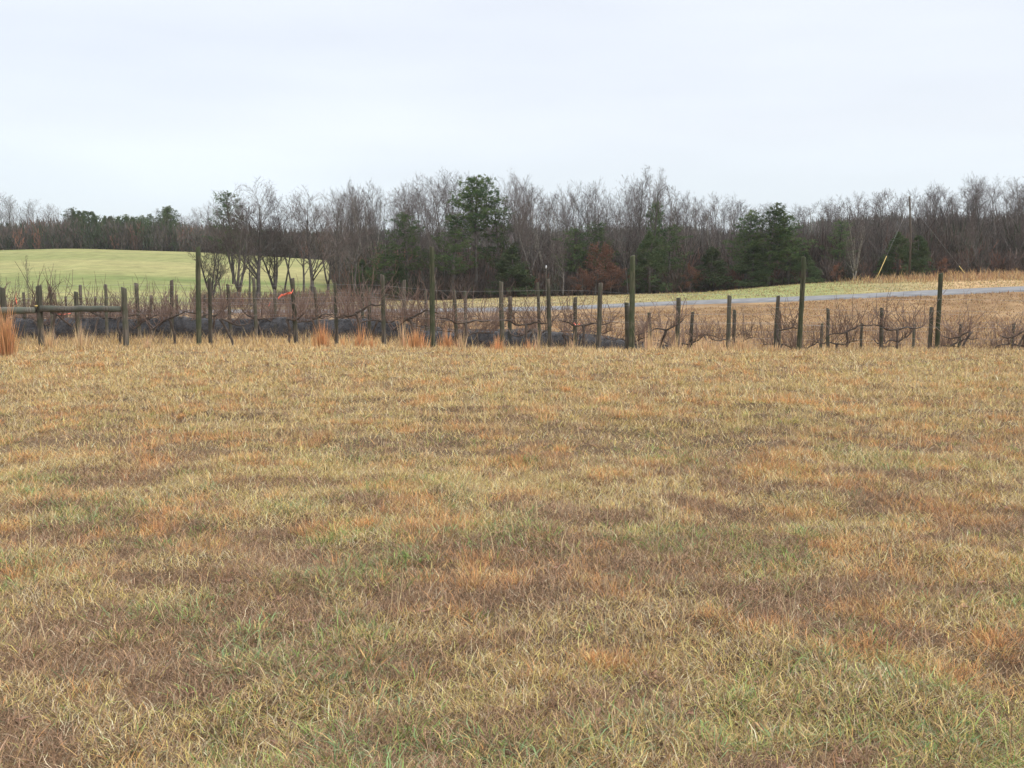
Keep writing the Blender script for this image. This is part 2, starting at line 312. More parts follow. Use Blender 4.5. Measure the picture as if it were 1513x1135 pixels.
# ------------------------------------------------------------------ grass blades (stuff)
def blades(X, Y, h, wd, lean, az, col, droop=0.5, zoff=0.0):
    """one bent, tapering blade per entry: root pair, middle pair, tip"""
    n_ = len(X); z = tz(X, Y) - 0.01 + zoff; h = h*(1-0.35*sm(19, 23.5, Y)*(Y < 27))
    az2 = az + rng.normal(0, 0.5, n_)
    wx = -np.sin(az); wy = np.cos(az)
    face = rng.uniform(0, math.pi, n_); wx = np.cos(face); wy = np.sin(face)
    l1 = h*0.55; l2 = h*0.5
    mx_ = X+np.cos(az)*np.sin(lean)*l1; my = Y+np.sin(az)*np.sin(lean)*l1; mz = z+np.cos(lean)*l1
    le2 = np.clip(lean+droop*rng.uniform(0.2, 1.4, n_), 0, 1.75)
    tx = mx_+np.cos(az2)*np.sin(le2)*l2; ty = my+np.sin(az2)*np.sin(le2)*l2; tzz = np.maximum(mz+np.cos(le2)*l2, z+0.004)
    V = np.empty((n_, 5, 3), np.float32); hw = wd/2
    V[:, 0] = np.stack([X-wx*hw, Y-wy*hw, z], 1); V[:, 1] = np.stack([X+wx*hw, Y+wy*hw, z], 1)
    V[:, 2] = np.stack([mx_+wx*hw*.8, my+wy*hw*.8, mz], 1); V[:, 3] = np.stack([mx_-wx*hw*.8, my-wy*hw*.8, mz], 1)
    V[:, 4] = np.stack([tx, ty, tzz], 1)
    b = np.arange(n_)*5
    return V.reshape(-1, 3), np.stack([b, b+1, b+2, b+3], 1), np.stack([b+3, b+2, b+4], 1), np.repeat(col, 5, axis=0)
def join(chunks):
    off = 0; Vs, Qs, Ts, Cs = [], [], [], []
    for V, Q_, T_, c in chunks:
        Vs.append(V); Cs.append(c)
        if Q_ is not None: Qs.append(Q_+off)
        if T_ is not None: Ts.append(T_+off)
        off += len(V)
    return np.concatenate(Vs), (np.concatenate(Qs) if Qs else None), (np.concatenate(Ts) if Ts else None), np.concatenate(Cs)

def pick(cols_, wts):
    """colour per blade from a list of colours with per-blade weights"""
    wts = np.maximum(np.stack(wts, 1), 0); cs = np.cumsum(wts/wts.sum(1, keepdims=True), 1)
    k = (rng.random(len(wts))[:, None] > cs).sum(1); k = np.minimum(k, len(cols_)-1)
    return np.array(cols_)[k], k
def wmin(Y): return 0.42*Y/1005
def patchy(X, Y): return 0.32*fbm(X*0.7+3, Y*1.0, 51, 3)+0.68*fbm(X*2.4, Y*3.2, 57, 3), fbm(X*0.7+9, Y*0.9, 61, 3)
def base_thatch(n_, y0, y1):
    """short matted dead grass: brown mats against straw ones, with clear edges"""
    Y = rng.uniform(y0, y1, n_); X = rng.uniform(-1, 1, n_)*(0.55*Y+1.0); far = sm(6, 15, Y); nr = 1-sm(4.5, 8, Y)  # distance bias paints in shade seen from above nearby, lit tips at grazing angles
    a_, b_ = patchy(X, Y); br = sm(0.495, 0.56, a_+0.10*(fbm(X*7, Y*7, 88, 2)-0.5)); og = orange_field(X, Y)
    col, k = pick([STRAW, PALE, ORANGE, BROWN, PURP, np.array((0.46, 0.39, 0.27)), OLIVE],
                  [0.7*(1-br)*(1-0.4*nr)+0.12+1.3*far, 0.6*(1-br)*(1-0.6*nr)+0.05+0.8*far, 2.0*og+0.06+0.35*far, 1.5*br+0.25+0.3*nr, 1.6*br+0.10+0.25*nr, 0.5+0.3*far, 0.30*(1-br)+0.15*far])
    h = rng.gamma(5, 0.0092, n_)*(1+0.9*far)
    return blades(X, Y, h, np.maximum(rng.uniform(0.0018, 0.0036, n_), wmin(Y)*rng.uniform(0.7, 1.2, n_)), np.clip(rng.normal(0.95, 0.38, n_), 0.05, 1.5), rng.uniform(0, 6.28, n_),
                  np.clip(col*np.where(rng.random(n_) < 0.12, rng.uniform(1.4, 1.9, n_), rng.uniform(0.45, 1.3, n_))[:, None], 0.01, 0.8), 0.35, zoff=0.010)
def tufts(nt_, per, y0, y1, field, thr, rad, hm, wd, cols_, lean0, cmul=1.0, hcv=0.3, drp=0.5):
    Y = rng.uniform(y0, y1, nt_*4); X = rng.uniform(-1, 1, nt_*4)*(0.55*Y+1.0); k = rng.random(nt_*4) < field(X, Y)*thr; X = X[k][:nt_]; Y = Y[k][:nt_]; m = len(X)
    siz = rng.uniform(0.6, 1.35, m); tc_ = np.array(cols_)[rng.integers(0, len(cols_), m)]*rng.uniform(0.8, 1.15, m)[:, None]
    X = np.repeat(X, per); Y = np.repeat(Y, per); siz = np.repeat(siz, per); tc_ = np.repeat(tc_, per, axis=0); n_ = len(X)
    a = rng.uniform(0, 6.28, n_); rr = rad*siz*np.sqrt(rng.random(n_)); ry = rng.random(n_)
    col = tc_*rng.uniform(0.5, 1.3, n_)[:, None]*cmul; mixk = rng.random(n_) < 0.18; col[mixk] = STRAW*rng.uniform(0.6, 1.1, mixk.sum())[:, None]
    return blades(X+np.cos(a)*rr, Y+np.sin(a)*rr, 0.85*hm*siz*np.clip(rng.normal(1, hcv, n_), 0.25, 1.9), np.maximum(wd*rng.uniform(0.7, 1.3, n_), wmin(Y)*rng.uniform(0.7, 1.1, n_)),
                  np.clip(lean0*(0.4+rr/(rad*siz)*0.9)+rng.normal(0, 0.18, n_), 0.02, 1.45), a+rng.normal(0, 0.4, n_), np.clip(col, 0.01, 1), drp)
f_br = lambda X, Y: 1-sm(0.47, 0.55, patchy(X, Y)[0])
f_green = lambda X, Y: (0.05+sm(0.50, 0.64, fbm(X*1.3+5, Y*1.3, 41, 4)))*(1-0.9*sm(7, 17, Y))
f_olive = lambda X, Y: (0.12+sm(0.46, 0.60, fbm(X*0.9+15, Y*1.0, 45, 4)))*(1-0.55*sm(10, 20, Y))
f_straw = lambda X, Y: (0.30*f_br(X, Y)+0.12)*(1-0.5*(1-sm(4.5, 8, Y)))+0.5*sm(8, 16, Y)  # fewer pale tufts nearby, more far off: same light and shade put into colour
f_or = lambda X, Y: 0.02+orange_field(X, Y)
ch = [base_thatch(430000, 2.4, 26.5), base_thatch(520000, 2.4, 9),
      tufts(7500, 36, 2.5, 16, lambda X, Y: 0.08+sm(0.49, 0.56, patchy(X, Y)[0]), 1.0, 0.085, 0.052, 0.0024, [BROWN*1.1, PURP*1.15, BROWN*1.35, PURP*0.9, np.array((0.42, 0.33, 0.24))], 0.9),
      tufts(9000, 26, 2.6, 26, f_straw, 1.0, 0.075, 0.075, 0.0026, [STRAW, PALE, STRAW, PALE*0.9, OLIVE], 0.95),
      tufts(4200, 30, 2.6, 26, f_olive, 0.8, 0.085, 0.080, 0.0032, [OLIVE, OLIVE*1.05, STRAW, np.array((0.42, 0.40, 0.14)), np.array((0.52, 0.48, 0.20))], 0.95),
      tufts(2300, 32, 2.5, 9, f_green, 0.8, 0.075, 0.088, 0.0042, [GREEN, BLUEG, BLUEG*1.1, GREEN*1.2, np.array((0.33, 0.36, 0.12))], 0.95, 1.0, 0.3, 0.7),
      tufts(1500, 24, 8, 24, f_green, 0.9, 0.09, 0.08, 0.004, [GREEN, GREEN*1.2, OLIVE, np.array((0.33, 0.36, 0.12))], 0.8),
      tufts(5200, 52, 2.6, 26, f_or, 0.8, 0.070, 0.078, 0.0021, [ORANGE, ORANGE*1.08, ORANGE*0.92, np.array((0.66, 0.43, 0.22)), np.array((0.52, 0.27, 0.14))], 0.55, 1.0, 0.35, 0.25),
      tufts(5000, 30, 10, 26.3, lambda X, Y: 0.3+0*X, 1.0, 0.12, 0.09, 0.0028, [PALE*0.9, STRAW*0.95, OLIVE*0.85, STRAW*1.05], 0.8)]
# dead leaves blown in from the wood
n_ = 260; Y = rng.uniform(2.8, 16, n_); X = rng.uniform(-1, 1, n_)*(0.55*Y+1.0)
for q_ in range(3):
    ch.append(blades(X+rng.normal(0, .008, n_), Y+rng.normal(0, .008, n_), rng.uniform(0.03, 0.06, n_), rng.uniform(0.015, 0.03, n_), rng.uniform(1.2, 1.5, n_), rng.uniform(0, 6.28, n_), np.array((0.30, 0.17, 0.12))*rng.uniform(0.5, 1.5, n_)[:, None], 0.2, zoff=0.02))
# taller single straw stalks, thicker towards the crest
n_ = 6500; Y = rng.uniform(4, 26, n_)**1.0; X = rng.uniform(-1, 1, n_)*(0.56*Y+1.5)
keep = rng.random(n_) < (0.12+0.5*sm(0.5, 0.65, fbm(X*0.7, Y*0.7, 91, 3))+0.35*sm(18, 25, Y)); X = X[keep]; Y = Y[keep]; n_ = len(X)
ch.append(blades(X, Y, rng.uniform(0.12, 0.34, n_), np.maximum(0.0026, 0.5*Y/1005), np.abs(rng.normal(0.14, 0.10, n_)), rng.uniform(0, 6.28, n_),
                 (PALE*0.95)*rng.uniform(0.8, 1.15, n_)[:, None], 0.3))
Vg, Qg, Tg, Cg = join(ch)
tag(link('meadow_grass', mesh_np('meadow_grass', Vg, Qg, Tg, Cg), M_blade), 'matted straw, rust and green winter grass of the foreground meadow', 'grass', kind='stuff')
del Vg, Qg, Tg, Cg, ch

# rough grass between and beyond the vines, up to the wood
def rough(n_, y0, y1, hmin, hmax, cols_, wts, wpx, lean0=0.35, filt=None, spread=0.56):
    Y = y0+(y1-y0)*rng.random(n_); X = rng.uniform(-1, 1, n_)*(spread*Y+2)
    if filt is not None: kk = filt(X, Y); X = X[kk]; Y = Y[kk]
    m = len(X); cell = 0.4*2.0**np.floor(np.log2(Y/24)+rng.uniform(-0.3, 0.3, m)); hx = np.round(X/cell); hy = np.round(Y/cell*0.7)
    X = X+(hash2(hx, hy, 3)-0.5)*cell; col, k = pick(cols_, [np.full(m, w_) for w_ in wts])
    pt = fbm(X*0.25, Y*0.15, 71, 3); col = col*(0.75+0.5*pt)[:, None]*rng.uniform(0.8, 1.2, m)[:, None]
    h = rng.uniform(hmin, hmax, m)*(0.6+0.8*hash2(hx, hy, 4))
    return blades(X, Y, h, wpx*Y/1005*rng.uniform(0.6, 1.3, m), np.abs(rng.normal(lean0, 0.25, m)), rng.uniform(0, 6.28, m), np.clip(col, 0.01, 1), 0.5)
off_road = lambda X, Y: np.abs(Y-road_y(U_of(X, Y))) > 2.45
TAN = np.array((0.38, 0.25, 0.13)); RUSSET = np.array((0.31, 0.175, 0.10)); DUN = np.array((0.28, 0.22, 0.145)); YG = np.array((0.26, 0.27, 0.12))
ch = [rough(9000, 27, 31.3, 0.2, 0.48, [STRAW*0.9, DUN*0.8, PALE*0.8, np.array((0.20, 0.14, 0.11))], [2, 2, 1, 2], 0.4, 0.2),
      rough(16000, 33, 58, 0.15, 0.5, [RUSSET*0.8, DUN*0.7, STRAW, np.array((0.18, 0.12, 0.10))], [2, 2, 1, 3], 0.5, 0.25),
      rough(60000, 23.5, 30, 0.10, 0.26, [STRAW, PALE, TAN, DUN], [3, 1.6, 2, 1.5], 0.6),
      rough(60000, 29, 47, 0.12, 0.34, [STRAW, TAN, DUN, RUSSET], [2, 2, 2, 1], 0.6),
      rough(110000, 46, 79, 0.06, 0.17, [STRAW*0.8, TAN, RUSSET, DUN], [1.2, 3, 2.2, 1], 0.6, filt=off_road),
      rough(50000, 74, 116, 0.07, 0.18, [STRAW*0.75, YG, DUN, TAN], [2.2, 2.4, 1, 1], 0.55, filt=lambda X, Y: (Y > road_y(U_of(X, Y))+3.1) & (Y < 117) & (U_of(X, Y) > 520)),
      rough(30000, 92, 112, 0.25, 0.85, [TAN, RUSSET, DUN, STRAW], [3, 2, 1, 1], 0.55, 0.2, filt=lambda X, Y: (U_of(X, Y) > 1215+rng.uniform(0, 130, len(X))) & (Y > np.interp(U_of(X, Y), [1200, 1380, 1513, 1800], [103, 97, 93, 90])))]
Vg, Qg, Tg, Cg = join(ch)
tag(link('rough_grass', mesh_np('rough_grass', Vg, Qg, Tg, Cg), M_blade), 'tan and russet rough grass among the vines and round the road', 'grass', kind='stuff')
del Vg, Qg, Tg, Cg, ch

# ------------------------------------------------------------------ tube / ribbon builder
class MB:
    def __init__(s): s.V = []; s.Q = []; s.T = []; s.n = 0
    def tube(s, pts, rad, sides=5, cap=True, twist=0.0):
        pts = [np.array(p, float) for p in pts]; rings = []
        for i, p in enumerate(pts):
            d = pts[min(i+1, len(pts)-1)]-pts[max(i-1, 0)]; d = d/(np.linalg.norm(d)+1e-9)
            a = np.cross(d, (0, 1.0, 0.13) if abs(d[1]) < 0.9 else (1.0, 0, 0.1)); a /= np.linalg.norm(a)+1e-9; b = np.cross(d, a)
            ring = []
            for k in range(sides):
                th = 2*math.pi*k/sides+twist
                s.V.append(p+rad[i]*(math.cos(th)*a+math.sin(th)*b)); ring.append(s.n); s.n += 1
            rings.append(ring)
        for r0, r1 in zip(rings, rings[1:]):
            for k in range(sides): s.Q.append((r0[k], r0[(k+1) % sides], r1[(k+1) % sides], r1[k]))
        if cap:
            for rg, p, fl in ((rings[0], pts[0], 1), (rings[-1], pts[-1], 0)):
                s.V.append(p); c = s.n; s.n += 1
                for k in range(sides):
                    a_, b_ = rg[k], rg[(k+1) % sides]; s.T.append((b_, a_, c) if fl else (a_, b_, c))
    def ribbon(s, p, d, ln, w0, bend=None):
        """tapering twig: a quad and a triangle"""
        d = np.array(d, float); d /= np.linalg.norm(d)+1e-9; p = np.array(p, float)
        a = np.cross(d, np.array((random.uniform(-1, 1), random.uniform(-1, 1), random.uniform(-1, 1)))); a /= np.linalg.norm(a)+1e-9
        m = p+d*ln*0.55; t = m+(d+(bend if bend is not None else 0))*ln*0.45
        s.V += [p-a*w0/2, p+a*w0/2, m+a*w0*0.38, m-a*w0*0.38, t]; n_ = s.n
        s.Q.append((n_, n_+1, n_+2, n_+3)); s.T.append((n_+3, n_+2, n_+4)); s.n += 5
        return m, t
    def leaf(s, p, size):
        a = np.random.default_rng(random.getrandbits(30)).normal(0, 1, (2, 3)); a0 = a[0]/np.linalg.norm(a[0]); b = np.cross(a0, a[1]); b /= np.linalg.norm(b)+1e-9
        p = np.array(p, float); s.V += [p-a0*size*0.6, p-b*size*0.35, p+a0*size*0.6, p+b*size*0.35]; n_ = s.n; s.Q.append((n_, n_+1, n_+2, n_+3)); s.n += 4
    def mesh(s, name, smooth=False): return mesh_np(name, np.array(s.V), np.array(s.Q) if s.Q else None, np.array(s.T) if s.T else None, smooth=smooth)

def rv(): return np.array((random.gauss(0, 1), random.gauss(0, 1), random.gauss(0, 1)))
def perp_dir(d, ang, az):
    d = d/np.linalg.norm(d); a = np.cross(d, (0.3, 1, 0.1)); a /= np.linalg.norm(a); b = np.cross(d, a)
    return d*math.cos(ang)+(a*math.cos(az)+b*math.sin(az))*math.sin(ang)
def path(p, d, ln, seg, wander, up):
    pts = [np.array(p, float)]; d = np.array(d, float)
    for _ in range(seg):
        d = d+rv()*wander+np.array((0, 0, up)); d /= np.linalg.norm(d); pts.append(pts[-1]+d*ln/seg)
    return pts, d

def bare_tree(H=15, clear=0.4, nl=15, ang=(0.5, 0.9), lf=0.42, fork=False, r0=0.17, dens=1.0, leaves=0, lean=0.03, seed=1, narrow=1.0):
    random.seed(seed); tb = MB(); cb = MB()
    stems = [(np.array((0, 0, -0.3)), np.array((random.gauss(0, lean), random.gauss(0, lean), 1.0)), H, r0)]
    if fork:
        p0, dd = path((0, 0, -0.3), (random.gauss(0, lean), random.gauss(0, lean), 1), H*clear*0.55, 3, 0.02, 0.05)
        tb.tube(p0, [r0*1.3, r0*1.1, r0*1.05, r0], 7); stems = []
        for q in range(random.choice((2, 3))):
            az = q*2.4+random.uniform(0, 1); stems.append((p0[-1], np.array((math.cos(az)*0.3, math.sin(az)*0.3, 1)), H*(1-clear*0.55)*random.uniform(0.86, 1), r0*0.72))
    for (sp, sdv, sh, sr) in stems:
        seg = 10; pts, _ = path(sp, sdv, sh, seg, 0.045, 0.06)
        rad = [sr*(1.25 if i == 0 and not fork else 1)*(1-0.93*(i/seg)**0.9)+0.012 for i in range(seg+1)]
        tb.tube(pts, rad, 6); c0 = clear if not fork else 0.15
        n1 = int(nl*dens/(1 if not fork else 1.6))
        for i in range(n1):
            f = c0+(0.97-c0)*(i+random.random())/n1; k = min(int(f*seg), seg-1); fr = f*seg-k
            p = pts[k]*(1-fr)+pts[k+1]*fr; base = pts[k+1]-pts[k]
            g_ = (f-c0)/(1-c0); ll = sh*lf*(0.35+0.65*math.sin(math.pi*min(0.97, 0.32+0.63*g_)))*random.uniform(0.7, 1.15)*narrow
            d = perp_dir(base, random.uniform(*ang)*(1-0.35*g_), random.uniform(0, 6.28))
            r = max(0.02, (rad[k]*0.5)); p2, _ = path(p, d, ll, 5, 0.06, 0.09)
            tb.tube(p2, [r, r*.8, r*.62, r*.45, r*.3, r*.14], 4, False)
            for j in range(int(6.4*dens)):
                f2 = 0.22+0.78*(j+random.random())/(6.4*dens); k2 = min(int(f2*5), 4); fr = f2*5-k2; q0 = p2[k2]*(1-fr)+p2[k2+1]*fr
                d2 = perp_dir(p2[k2+1]-p2[k2], random.uniform(0.4, 0.85), random.uniform(0, 6.28)); l2 = ll*0.46*random.uniform(0.6, 1.15)*(1.15-0.5*f2)
                p3, _ = path(q0, d2, l2, 3, 0.07, 0.07); rr = max(0.011, r*0.38)
                cb.tube(p3, [rr, rr*.7, rr*.5, rr*.25], 3, False)
                for q in range(6):
                    f3 = (q+random.random())/6; k3_ = min(int(f3*3), 2); fr = f3*3-k3_; a = p3[k3_]*(1-fr)+p3[k3_+1]*fr
                    d3 = perp_dir(p3[k3_+1]-p3[k3_], random.uniform(0.35, 0.9), random.uniform(0, 6.28))+np.array((0, 0, 0.12))
                    l3 = max(0.35, l2*0.5*random.uniform(0.6, 1.2)); m, t = cb.ribbon(a, d3, l3, 0.022, rv()*0.08)
                    for q2 in range(3): 
                        e0 = a+(t-a)*random.uniform(0.3, 0.9); cb.ribbon(e0, perp_dir(d3, random.uniform(0.3, 0.8), random.uniform(0, 6.28))+np.array((0, 0, 0.08)), l3*random.uniform(0.4, 0.75), 0.015, rv()*0.1)
                        if leaves and random.random() < leaves:
                            for _ in range(3): cb.leaf(e0+rv()*0.14, random.uniform(0.12, 0.22))
                    if leaves and random.random() < leaves: cb.leaf(t+rv()*0.1, random.uniform(0.12, 0.22))
    return tb.mesh('trunk', True), cb.mesh('crown'), H

def needle_tuft(b, p, n_, ln, w0, upb=0.4, flat=1.0):
    for _ in range(n_):
        d = rv()*np.array((1, 1, flat))+np.array((0, 0, upb)); b.ribbon(p+rv()*ln*0.25, d, ln*random.uniform(0.7, 1.2), w0)
def pine(H, clear, R_, nb, seed, topheavy=False, tuft=10):
    random.seed(seed); tb = MB(); cb = MB()
    pts, _ = path((0, 0, -0.3), (random.gauss(0, .03), random.gauss(0, .03), 1), H+0.1, 10, 0.025, 0.05)
    tb.tube(pts, [0.19*(1-0.9*i/10)+0.02 for i in range(11)], 7)
    for i in range(nb):
        f = clear+(0.985-clear)*(i+random.random())/nb; k = min(int(f*10), 9); fr = f*10-k; p = pts[k]*(1-fr)+pts[k+1]*fr; g_ = (f-clear)/(1-clear)
        prof_ = (math.sin(math.pi*(0.22+0.72*g_))**0.8 if topheavy else (1-g_)**0.7*(0.55+0.45*min(1, g_*5)))
        ll = max(0.5, R_*prof_*random.uniform(0.55, 1.15)); az = i*2.4+random.uniform(-.6, .6)
        d = np.array((math.cos(az), math.sin(az), random.uniform(-0.05, 0.35)+0.4*g_)); q, _ = path(p, d, ll, 4, 0.09, 0.07)
        r = 0.05*(1-0.5*g_); tb.tube(q, [r, r*.8, r*.6, r*.4, r*.15], 4, False)
        nt_ = max(5, int(ll*7.5))
        for j in range(nt_):
            f2 = 0.25+0.75*(j+random.random())/nt_; k2 = min(int(f2*4), 3); fr = f2*4-k2; a = q[k2]*(1-fr)+q[k2+1]*fr
            off = rv()*np.array((1, 1, 0.35))*(0.20+0.13*ll)*(1.1-0.5*f2); needle_tuft(cb, a+off, tuft, 0.28, 0.065, 0.45, 0.7)
    return tb.mesh('trunk', True), cb.mesh('crown'), H
def cedar(H, R_, seed, n_=1100, bare=0.04):
    random.seed(seed); tb = MB(); cb = MB()
    tb.tube([(0, 0, -0.3), (0.05, 0, H*0.4), (0, 0.05, H*0.95)], [0.14, 0.10, 0.02], 6)
    lob = [(random.uniform(0, 6.28), random.uniform(bare, 0.95), random.uniform(0.75, 1.3)) for _ in range(46)]
    for i in range(n_):
        az, f, s_ = random.choice(lob); f = min(0.99, max(bare, f+random.gauss(0, 0.035))); az += random.gauss(0, 0.22)
        rr = R_*((1-f)**0.75)*(0.75+0.25*min(1, f*7))*s_*math.sqrt(random.uniform(0.12, 1.0))+0.05
        p = np.array((math.cos(az)*rr, math.sin(az)*rr, f*H+rr*0.12)); needle_tuft(cb, p, 9, 0.26, 0.06, 0.7)
    for k in range(30):
        az = random.uniform(0, 6.28); f = random.uniform(0.05, 0.85); rr = R_*((1-f)**0.75)*0.8
        tb.tube([(0, 0, f*H), (math.cos(az)*rr*.5, math.sin(az)*rr*.5, f*H+0.1*rr), (math.cos(az)*rr, math.sin(az)*rr, f*H+0.3*rr)], [0.03, 0.02, 0.008], 3, False)
    return tb.mesh('trunk', True), cb.mesh('crown'), H

KIND = {}; TRUEH = {}
def proto(key, data, bark, crown):
    zz = np.empty(len(data[1].vertices)*3); data[1].vertices.foreach_get('co', zz); TRUEH[key] = float(np.percentile(zz[2::3], 98.8))
    data[0].materials.append(bark); data[1].materials.append(crown); KIND[key] = data
TALL = []
for i in range(7):
    proto('tall%d' % i, bare_tree(H=16, clear=[.42, .35, .5, .3, .45, .38, .28][i], nl=[13, 15, 12, 16, 13, 15, 17][i], ang=[(0.35, 0.75), (0.45, 0.85), (0.3, 0.65), (0.5, 0.95), (0.35, .7), (0.4, .9), (.4, .8)][i],
          lf=[.34, .38, .3, .42, .33, .36, .38][i], fork=i in (1, 4), r0=[.15, .17, .13, .19, .15, .16, .17][i], seed=20+i), M_bark, M_twig); TALL.append('tall%d' % i)
proto('spread', bare_tree(H=14, clear=.24, nl=20, ang=(0.55, 1.05), lf=.46, r0=.24, dens=1.15, seed=41), M_bark, M_twig)
proto('spread_fork', bare_tree(H=12, clear=.30, nl=20, ang=(0.5, 1.0), lf=.46, r0=.2, fork=True, seed=43), M_bark, M_twig)
proto('slender', bare_tree(H=15, clear=.2, nl=18, ang=(0.4, .75), lf=.27, r0=.13, seed=45), M_bark, M_twig)
proto('sapling', bare_tree(H=5, clear=.15, nl=9, ang=(0.3, .6), lf=.3, r0=.05, dens=0.6, seed=47), M_bark, M_twig)
proto('pale', bare_tree(H=12, clear=.35, nl=10, ang=(0.4, .9), lf=.4, r0=.13, fork=True, lean=0.12, seed=49), M_bark_pale, M_twig)
proto('rust', bare_tree(H=9, clear=.12, nl=15, ang=(0.5, 1.0), lf=.42, r0=.13, leaves=0.55, seed=51), M_bark, M_rust)
proto('rust_low', bare_tree(H=6, clear=.08, nl=12, ang=(0.5, 1.0), lf=.5, r0=.08, leaves=0.35, seed=52), M_bark, M_rust)
proto('pine_top', pine(16, 0.56, 3.2, 44, 61, True, 13), M_bark, M_pine)
proto('pine_wide', pine(13, 0.2, 4.8, 54, 62, False, 11), M_bark, M_pine)
proto('pine_thin', pine(12, 0.3, 3.0, 38, 63, True, 9), M_bark, M_pine)
proto('cedar', cedar(8, 2.3, 64), M_bark, M_cedar)
proto('cedar_slim', cedar(9, 1.7, 65, 900), M_bark, M_cedar)

ONES = ['first', 'second', 'third', 'fourth', 'fifth', 'sixth', 'seventh', 'eighth', 'ninth', 'tenth', 'eleventh', 'twelfth', 'thirteenth', 'fourteenth', 'fifteenth', 'sixteenth', 'seventeenth', 'eighteenth', 'nineteenth']
TENS = ['', '', 'twenty', 'thirty', 'forty', 'fifty', 'sixty', 'seventy', 'eighty', 'ninety']; TENTH = ['', '', 'twentieth', 'thirtieth', 'fortieth', 'fiftieth', 'sixtieth', 'seventieth', 'eightieth', 'ninetieth']
def ordinal(k):
    if k >= 100: return 'hundredth' if k == 100 else 'hundred-and-' + ordinal(k-100)
    if k < 20: return ONES[k-1]
    return TENTH[k//10] if k % 10 == 0 else TENS[k//10]+'-'+ONES[k % 10-1]

def tree(key, u, Y, vtop, name, label, cat='tree', group=None, rz=None, sx=1.0):
    tm, cm, H = KIND[key]; H = TRUEH[key]; X = UX(u, Y); zb = tz1(X, Y); zt = P(u, vtop, Y)[2]; s = max(0.15, (zt-zb)/H)
    o = empty(name, (X, Y, zb), label, cat, group, random.uniform(0, 6.28) if rz is None else rz)
    wx = sx*(0.5+0.5*min(1.6, 1/s)) if s < 1 else sx
    o.scale = (s*wx, s*wx, s)
    link('trunk', tm, None, o); link('crown', cm, None, o)
    return o

SKU = [-60, 0, 30, 60, 100, 115, 150, 200, 215, 235, 250, 285, 310, 335, 350, 380, 410, 430, 450, 480, 510, 545, 560, 600, 625, 650, 690, 720, 745, 765, 790, 803, 830, 870, 890, 905, 930, 955, 978, 990, 1010, 1050, 1080, 1100, 1160, 1200, 1240, 1290, 1320, 1350, 1400, 1450, 1480, 1513, 1600]
SKV = [283, 283, 286, 290, 296, 308, 310, 316, 318, 305, 302, 306, 300, 286, 275, 270, 272, 284, 288, 287, 284, 264, 273, 267, 278, 253, 249, 262, 285, 258, 270, 296, 268, 266, 280, 298, 264, 249, 256, 284, 296, 281, 286, 298, 298, 292, 286, 279, 282, 272, 266, 254, 259, 256, 256]
def skyv(u): return float(np.interp(u, SKU, SKV))
def wood_edge(u): return float(np.interp(u, [480, 560, 650, 850, 1150, 1250, 1380, 1513, 1700], [124, 119, 118, 117, 115, 113, 112, 111, 110]))

